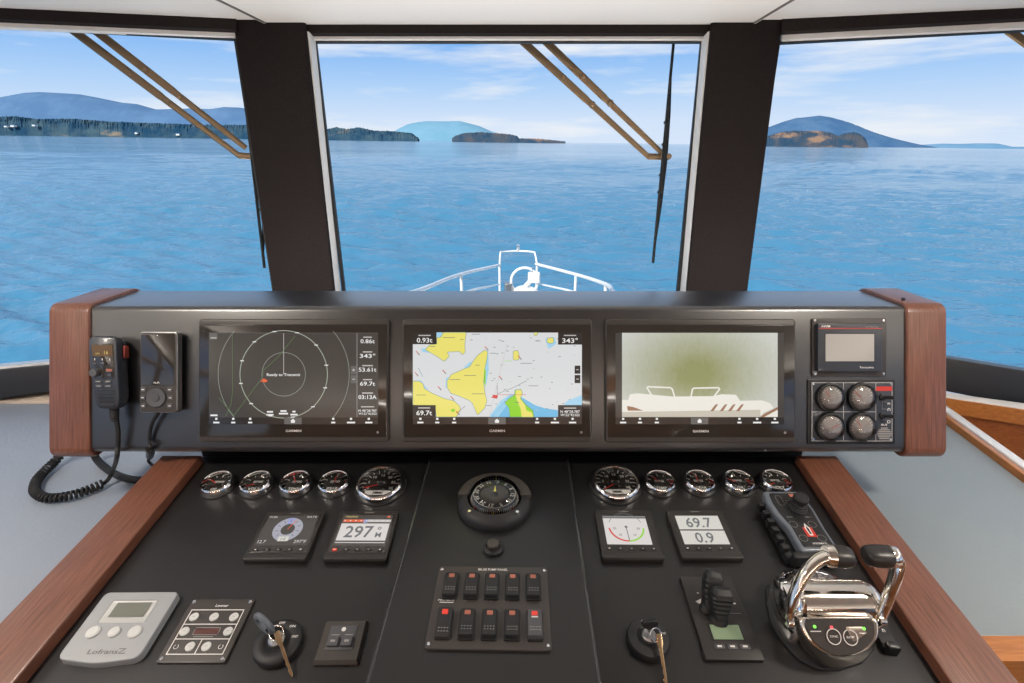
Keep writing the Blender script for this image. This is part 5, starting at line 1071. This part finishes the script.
g.prism(rrect(w_*.16, h_*.05, .001, cx=w_*.16, cy=h_*.40), .033, .035, 'switch_red', bev=.0005); g.line(rrect(w_*.14, h_*.17, .003, cx=-w_*.22, cy=h_*.31), .0006, z, 'print_grey', closed=True); g.line(rrect(w_*.16, h_*.06, .002, cx=-w_*.01, cy=h_*.28), .0006, z, 'print_grey', closed=True)
for x, y in ((-.24, -.10), (.20, -.10), (-.20, -.32), (.22, -.32)): g.arc(w_*x, h_*y, w_*.09, .0006, 0, 2*math.pi, z, 'print_grey', n=16)
g.rect(-w_*.08, w_*.14, -h_*.30, -h_*.15, z, 'print_red'); g.poly([(-w_*.01, -h_*.28), (-w_*.03, -h_*.16), (w_*.02, -h_*.08), (w_*.08, -h_*.16), (w_*.07, -h_*.28)], z+.0002, 'print_white'); g.poly([(w_*.005, -h_*.26), (0, -h_*.17), (w_*.02, -h_*.12), (w_*.055, -h_*.17), (w_*.05, -h_*.26)], z+.0003, 'black_plastic')
g.text('ROTATE', -w_*.22, h_*.02, h_*.022, z, 'print_grey', wd=w_*.14); g.text('MENU', w_*.22, h_*.02, h_*.022, z, 'print_grey', wd=w_*.14); g.text('DOCKMATE', w_*.10, -h_*.40, h_*.025, z, 'print_white', wd=w_*.32); g.build('face_plate', t)
g = MB(T((w_*.10, h_*.18, 0)) @ Matrix.Diagonal((1.35, 1.35, 1.0, 1))); g.lathe([(.0125, .033), (.0125, .036), (.0115, .037), (.0108, .040), (.0098, .0405), (.0092, .0435), (.0078, .044), (.006, .050), (.0095, .052), (.0098, .060), (.008, .063), (.0001, .0635)], 'soft_black', n=28); g.build('joystick', t)
g = MB(); g.prism(fillet([(-w_*.60, h_*.42), (-w_*.66, -h_*.52), (w_*.50, -h_*.52), (w_*.50, h_*.42)], .006, 3), 0, .014, 'soft_black', bev=.002)
for k in range(6): g.box(-w_*.70, -w_*.56, h_*(-.42+.14*k), h_*(-.36+.14*k), .008, .024, 'soft_black')
g.prism(rrect(w_*1.06, h_*.10, .004, cx=-w_*.05, cy=-h_*.53), .006, .028, 'soft_black', bev=.003); g.build('cradle', t)
# ---- twin-lever engine control
M = DF.pt(817, 632, 0, 0); q = fl(DF, M)
t = thing('throttle_control', 'polished chrome twin-lever engine control with black grips', 'engine control', M)
g = MB(); base = [q(x, y, 0) for x, y in ((766, 603), (765, 590), (772, 578), (790, 575), (850, 580), (872, 600), (876, 625), (874, 650), (862, 664), (840, 671.5), (818, 671), (798, 661), (780, 640), (769, 622))]
bo = fillet([(p.x, p.y) for p in base], .02, 3); g.prism(bo, 0, .005, 'soft_black', bev=.002); g.build('gasket', t)
# face D outline in pixel space at its own heights
hx = lambda px, py, h: q(px, py, h)
fp = [hx(799.5, 617.5, .072), hx(876.8, 617.5, .072), hx(878.6, 630, .066), hx(876.5, 641, .057), hx(868, 650, .048), hx(853, 656.5, .042), hx(838, 657.5, .040), hx(822, 652.5, .044), hx(808, 641, .052), hx(801, 629, .062)]
def resamp(P, n=48):
    P = [Vector(p) for p in P]; P.append(P[0]); L_ = [0]
    for a, b_3 in zip(P, P[1:]): L_.append(L_[-1]+(b_3-a).length)
    o = []
    for i in range(n):
        s_ = L_[-1]*i/n; j = max(k for k in range(len(L_)-1) if L_[k] <= s_+1e-9); u_ = (s_-L_[j])/(L_[j+1]-L_[j]); o.append(P[j].lerp(P[j+1], u_))
    return o
def sm3(P, it=2):
    for _ in range(it): P = [(P[i-1]+P[i]*2+P[(i+1) % len(P)])/4 for i in range(len(P))]
    return P
F_ = sm3(resamp(fp), 2); cen = sum(F_, Vector())/len(F_)
bb = [hx(788, 606, .008), hx(868, 600, .008), hx(876, 625, .008), hx(874, 650, .008), hx(862, 662, .008), hx(842, 668.5, .008), hx(824, 667, .008), hx(806, 656, .008), hx(795, 636, .008), hx(788, 618, .008)]
B_ = sm3(resamp(bb), 2)
k0 = min(range(48), key=lambda i: (B_[i]-Vector((F_[0].x, F_[0].y, .008))).length)
B_ = B_[k0:]+B_[:k0]
nf = (F_[12]-F_[0]).cross(F_[30]-F_[0]).normalized(); nf = nf if nf.z > 0 else -nf
def shrink(P, k, up=0): return [cen+(p-cen)*k+nf*up for p in P]
mid = [a.lerp(b_3, .55)+Vector(((b_3.x-cen.x)*.10, (b_3.y-cen.y)*.10, 0)) for a, b_3 in zip(B_, F_)]
g = MB(); g.loft([[tuple(v) for v in r_] for r_ in (B_, mid, shrink(F_, 1.03, -.003), shrink(F_, 1.0, .001), shrink(F_, .95, .002), shrink(F_, .90, .0005))], 'chrome_warm', cap1=True); g.build('front_housing', t, angle=60)
g = MB(); Q = shrink(F_, .90, .0008); Q2 = shrink(F_, .88, .0024); g.loft([[tuple(v) for v in Q], [tuple(v) for v in Q2]], 'panel_brown')
ux = (hx(876, 630, .066)-hx(801, 630, .066)).normalized(); uy = nf.cross(ux); FM = frame(cen+nf*.0030, ux, uy, nf); FI = FM.inverted()
def fq(px, py):
    # pixel -> point on the face plane
    d = (DF.M.to_3x3().inverted() @ ray(px, py)); o_ = (M.inverted() @ Vector((0, 0, 0))); d = M.to_3x3().inverted() @ ray(px, py)
    k = ((cen+nf*.003) - o_).dot(nf)/d.dot(nf); v = FI @ (o_+d*k); return v.x, v.y
for (x, y), m_ in (((814.6, 626.6), 'led_green'), ((831.5, 627.3), 'led_red'), ((847.8, 628.5), 'led_amber'), ((864, 628.6), 'led_green')):
    a = fq(x, y); g.lathe([(.0021, -.0005), (.0021, .0006), (.0012, .0012)], m_, FM @ T((a[0], a[1], 0)), n=12)
for x, y in ((815.5, 631.3), (864.8, 633.2)): a = fq(x, y); g.rect(a[0]-.0075, a[0]+.0075, a[1]-.0006, a[1]+.0006, .0004, 'print_white', FM)
for (x, y), s_ in (((833.8, 636.6), 'SYNC'), ((850.5, 637.4), 'SLOW')):
    a = fq(x, y); g.arc(a[0], a[1], .0095, .0011, 0, 2*math.pi, .0004, 'print_white', FM, n=26); g.text(s_, a[0], a[1]+.0003, .0024, .0004, 'print_white', wd=.011, M=FM)
g.build('label_panel', t)
# barrel between the levers
ax0, ax1 = hx(798, 605, .062), hx(868, 605, .062); zc = .054; yb2 = (ax0.y+ax1.y)/2 + .010; RB = .032
g = MB(); BM = frame(Vector((ax0.x, yb2, zc)), Vector((0, 1, 0)), Vector((0, 0, 1)), Vector((1, 0, 0))); LB = ax1.x-ax0.x
g.lathe([(RB*.9, 0), (RB, .003), (RB, LB-.003), (RB*.9, LB)], 'chrome_warm', BM, n=48); g.build('barrel', t, angle=40)
# rear cowl sweeping back and down
rw = [hx(778, 584, .004), hx(795, 575, .004), hx(850, 578, .004), hx(869, 590, .004)]
g = MB(); rings = []
for k in range(9):
    f = k/8; a = f*math.pi/2; hh = (zc+RB*.78)*math.cos(a)**.8 if f < 1 else .002; yy = yb2 + RB*.2 + (.066)*math.sin(a); hw_ = LB/2*(1.02-.25*f*f); cx2 = (ax0.x+ax1.x)/2 - .004*f
    rings.append([(cx2+hw_*math.cos(u), yy, max(hh*(max(math.sin(u), 0)**.55), .0)) for u in [math.pi*i/20 for i in range(21)]])
g.loft(rings, 'chrome'); g.build('rear_cowl', t, angle=60)
# side hubs
for s_, ax in ((-1, ax0), (1, ax1)):
    g = MB(); HM = frame(Vector((ax.x, yb2, zc)), Vector((0, 1, 0)), Vector((0, 0, 1)), Vector((1, 0, 0))); 
    pr = [(RB*.86, -.001), (RB*.92, .006), (RB*.80, .014), (RB*.4, .018), (.0001, .018)] if s_ > 0 else [(RB*.86, .001), (RB*1.0, -.008), (RB*.92, -.020), (RB*.5, -.026), (.0001, -.026)]
    g.lathe(pr, 'chrome', HM, n=40); g.build('hub', t, angle=50)
# side pods below the hubs
g = MB(); P = [q(x, y, .004) for x, y in ((766.5, 604), (770, 585), (785, 578), (800, 590), (803, 620), (800, 645), (790, 645), (776, 625))]; P = fillet([(p.x, p.y) for p in P], .012, 3); g.loft([[(x, y, .004) for x, y in P], [(x, y, .03) for x, y in inset(P, .002)], [(x, y, .046) for x, y in inset(P, .010)], [(x, y, .052) for x, y in inset(P, .016)]], 'chrome'); g.build('side_fairing', t, angle=60)
# levers and grips
def lever(pts, rr, grip, gr, nm):
    P = smooth([hx(*p) for p in pts], 6); n_ = len(P); R_ = [rr[0]+(rr[1]-rr[0])*i/(n_-1) for i in range(n_)]
    g = MB(); g.tube(P, R_, 'chrome_warm', n=16, sec=(1.15, .85), up=(0, 1, 0)); g.lathe([(.0105, -.004), (.0105, .004), (.006, .006)], 'chrome', T(hx(*pts[0])) @ RY(math.pi/2 if nm == 'r' else -math.pi/2), n=20); lv = g.build('lever', t, angle=60)
    a, b_3 = hx(*grip[0]), hx(*grip[1]); d = b_3-a; L_ = d.length; d.normalize(); u_ = Vector((0, 1, 0)); u_ = (u_-d*u_.dot(d)).normalized(); GM = frame(a, u_, d.cross(u_), d)
    g = MB(GM); rings = []
    for k, (f, s_) in enumerate(((0, .82), (.03, 1.0), (.3, 1.06), (.6, 1.04), (.85, .95), (.95, .82), (1.0, .55))): rings.append([(x*s_, y*s_, f*L_) for x, y in rrect(gr*2.1, gr*1.75, gr*.8, 5)])
    g.loft(rings, 'bezel_dark'); g.build('grip', lv, angle=40)
    g = MB(GM); g.lathe([(gr*.95, -.008), (gr*1.08, -.003), (gr*1.08, .002), (gr*.9, .003)], 'chrome_warm', n=28); g.build('collar', lv, angle=50)
lever(((788, 621, .062), (789.5, 609, .080), (796, 590, .105), (806, 572, .128), (818, 560, .143), (831, 555.5, .150)), (.0065, .0105), ((831, 556, .150), (852.5, 557.5, .150)), .0142, 'l')
lever(((879.5, 620, .060), (885, 606, .080), (891, 590, .105), (896.5, 572, .130), (897, 562, .142), (891, 556.5, .150)), (.0065, .0105), ((890, 556.5, .150), (864, 555.5, .150)), .0142, 'r')
# ---- small black connector box behind the throttle
t, w_, h_ = dash_thing(DF, 'connector_box', 'small black box with white mark behind the chrome engine control', 'connector', ((876, 622), (889, 624), (897, 645), (881, 650)), .010)
g = MB(); g.prism(rrect(w_, h_, .003), 0, .010, 'black_plastic', bev=.002); g.prism(rrect(w_*.8, h_*.3, .003, cy=-h_*.48), 0, .018, 'black_plastic', bev=.003); g.text('n', 0, h_*.2, .007, .0104, 'print_white'); g.build('body', t)

# ================================================================== WIPERS outside the glass
OUTZ = -.075
def wiper(label, F, arms, blade, stub=None):
    p0 = F.M @ F.at(*arms[0][0], OUTZ); M = F.M @ T(F.at(*arms[0][0], OUTZ)); t = thing('windscreen_wiper', label, 'wiper', M, 'wipers outside the windscreen'); I = M.inverted() @ F.M
    def a_(px, py, z=OUTZ): return I @ F.at(px, py, z)
    for (s_, e_) in arms[:2]:
        P = [a_(*s_), a_(*e_)]; g = MB(); d = (P[1]-P[0]); P = [P[0]+d*f for f in (0, .33, .5, .52, 1)]; g.tube(P, [.0135, .013, .0125, .011, .009], 'bronze_arm', n=8, sec=(.5, 1)); 
        for f in (.33, .55): g.lathe([(.010, -.008), (.010, .012), (.006, .015)], 'bronze_arm', T(P[0]+d*f), n=10)
        g.build('arm', t)
    if stub: g = MB(); g.tube([a_(*stub[0]), a_(*stub[1])], .011, 'bronze_arm', n=10, sec=(.6, 1)); g.lathe([(.010, -.012), (.010, .012)], 'bronze_arm', T(a_(*stub[1])), n=12); g.build('end_link', t)
    if blade:
        z = OUTZ+.03; P = [a_(x, y, z) for x, y in blade]; g = MB(); n_ = len(P); g.tube([P[0].lerp(P[-1], i/10) for i in range(11)], .0042, 'rubber', n=8, sec=(1, 1.2)); g.build('blade', t)
        g = MB(); m_ = P[0].lerp(P[-1], .52); o_ = Vector((.012, 0, -.018)); g.tube([P[0].lerp(P[-1], .12), P[0].lerp(P[-1], .3)+o_, m_+o_*1.4, P[0].lerp(P[-1], .72)+o_, P[0].lerp(P[-1], .92)], [.004, .006, .0075, .006, .004], 'soft_black', n=8)
        for f in (.34, .44, .58, .66): g.box(-.004, .010, -.004, .004, -.018, .002, 'soft_black', T(P[0].lerp(P[-1], f)))
        g.build('blade_frame', t)
    return t
wiper('bronze twin-arm wiper with black blade across the middle window', WF, (((519, 38), (650, 158)), ((542, 38), (664, 155))), ((673.5, 44), (666, 120), (653, 263)), ((648, 156.5), (668, 157)))
wiper('bronze twin-arm wiper across the left window, its blade beside the pillar', SLF, (((70, 28), (241, 157)), ((92, 28), (246, 148))), ((244, 90), (254, 180), (264.5, 268)), ((240, 155.5), (262, 157.5)))
wiper('bronze wiper arm just entering the top of the right window', SRF, (((1008, 30), (1160, 140)), ((1032, 30), (1180, 138))), None, None)
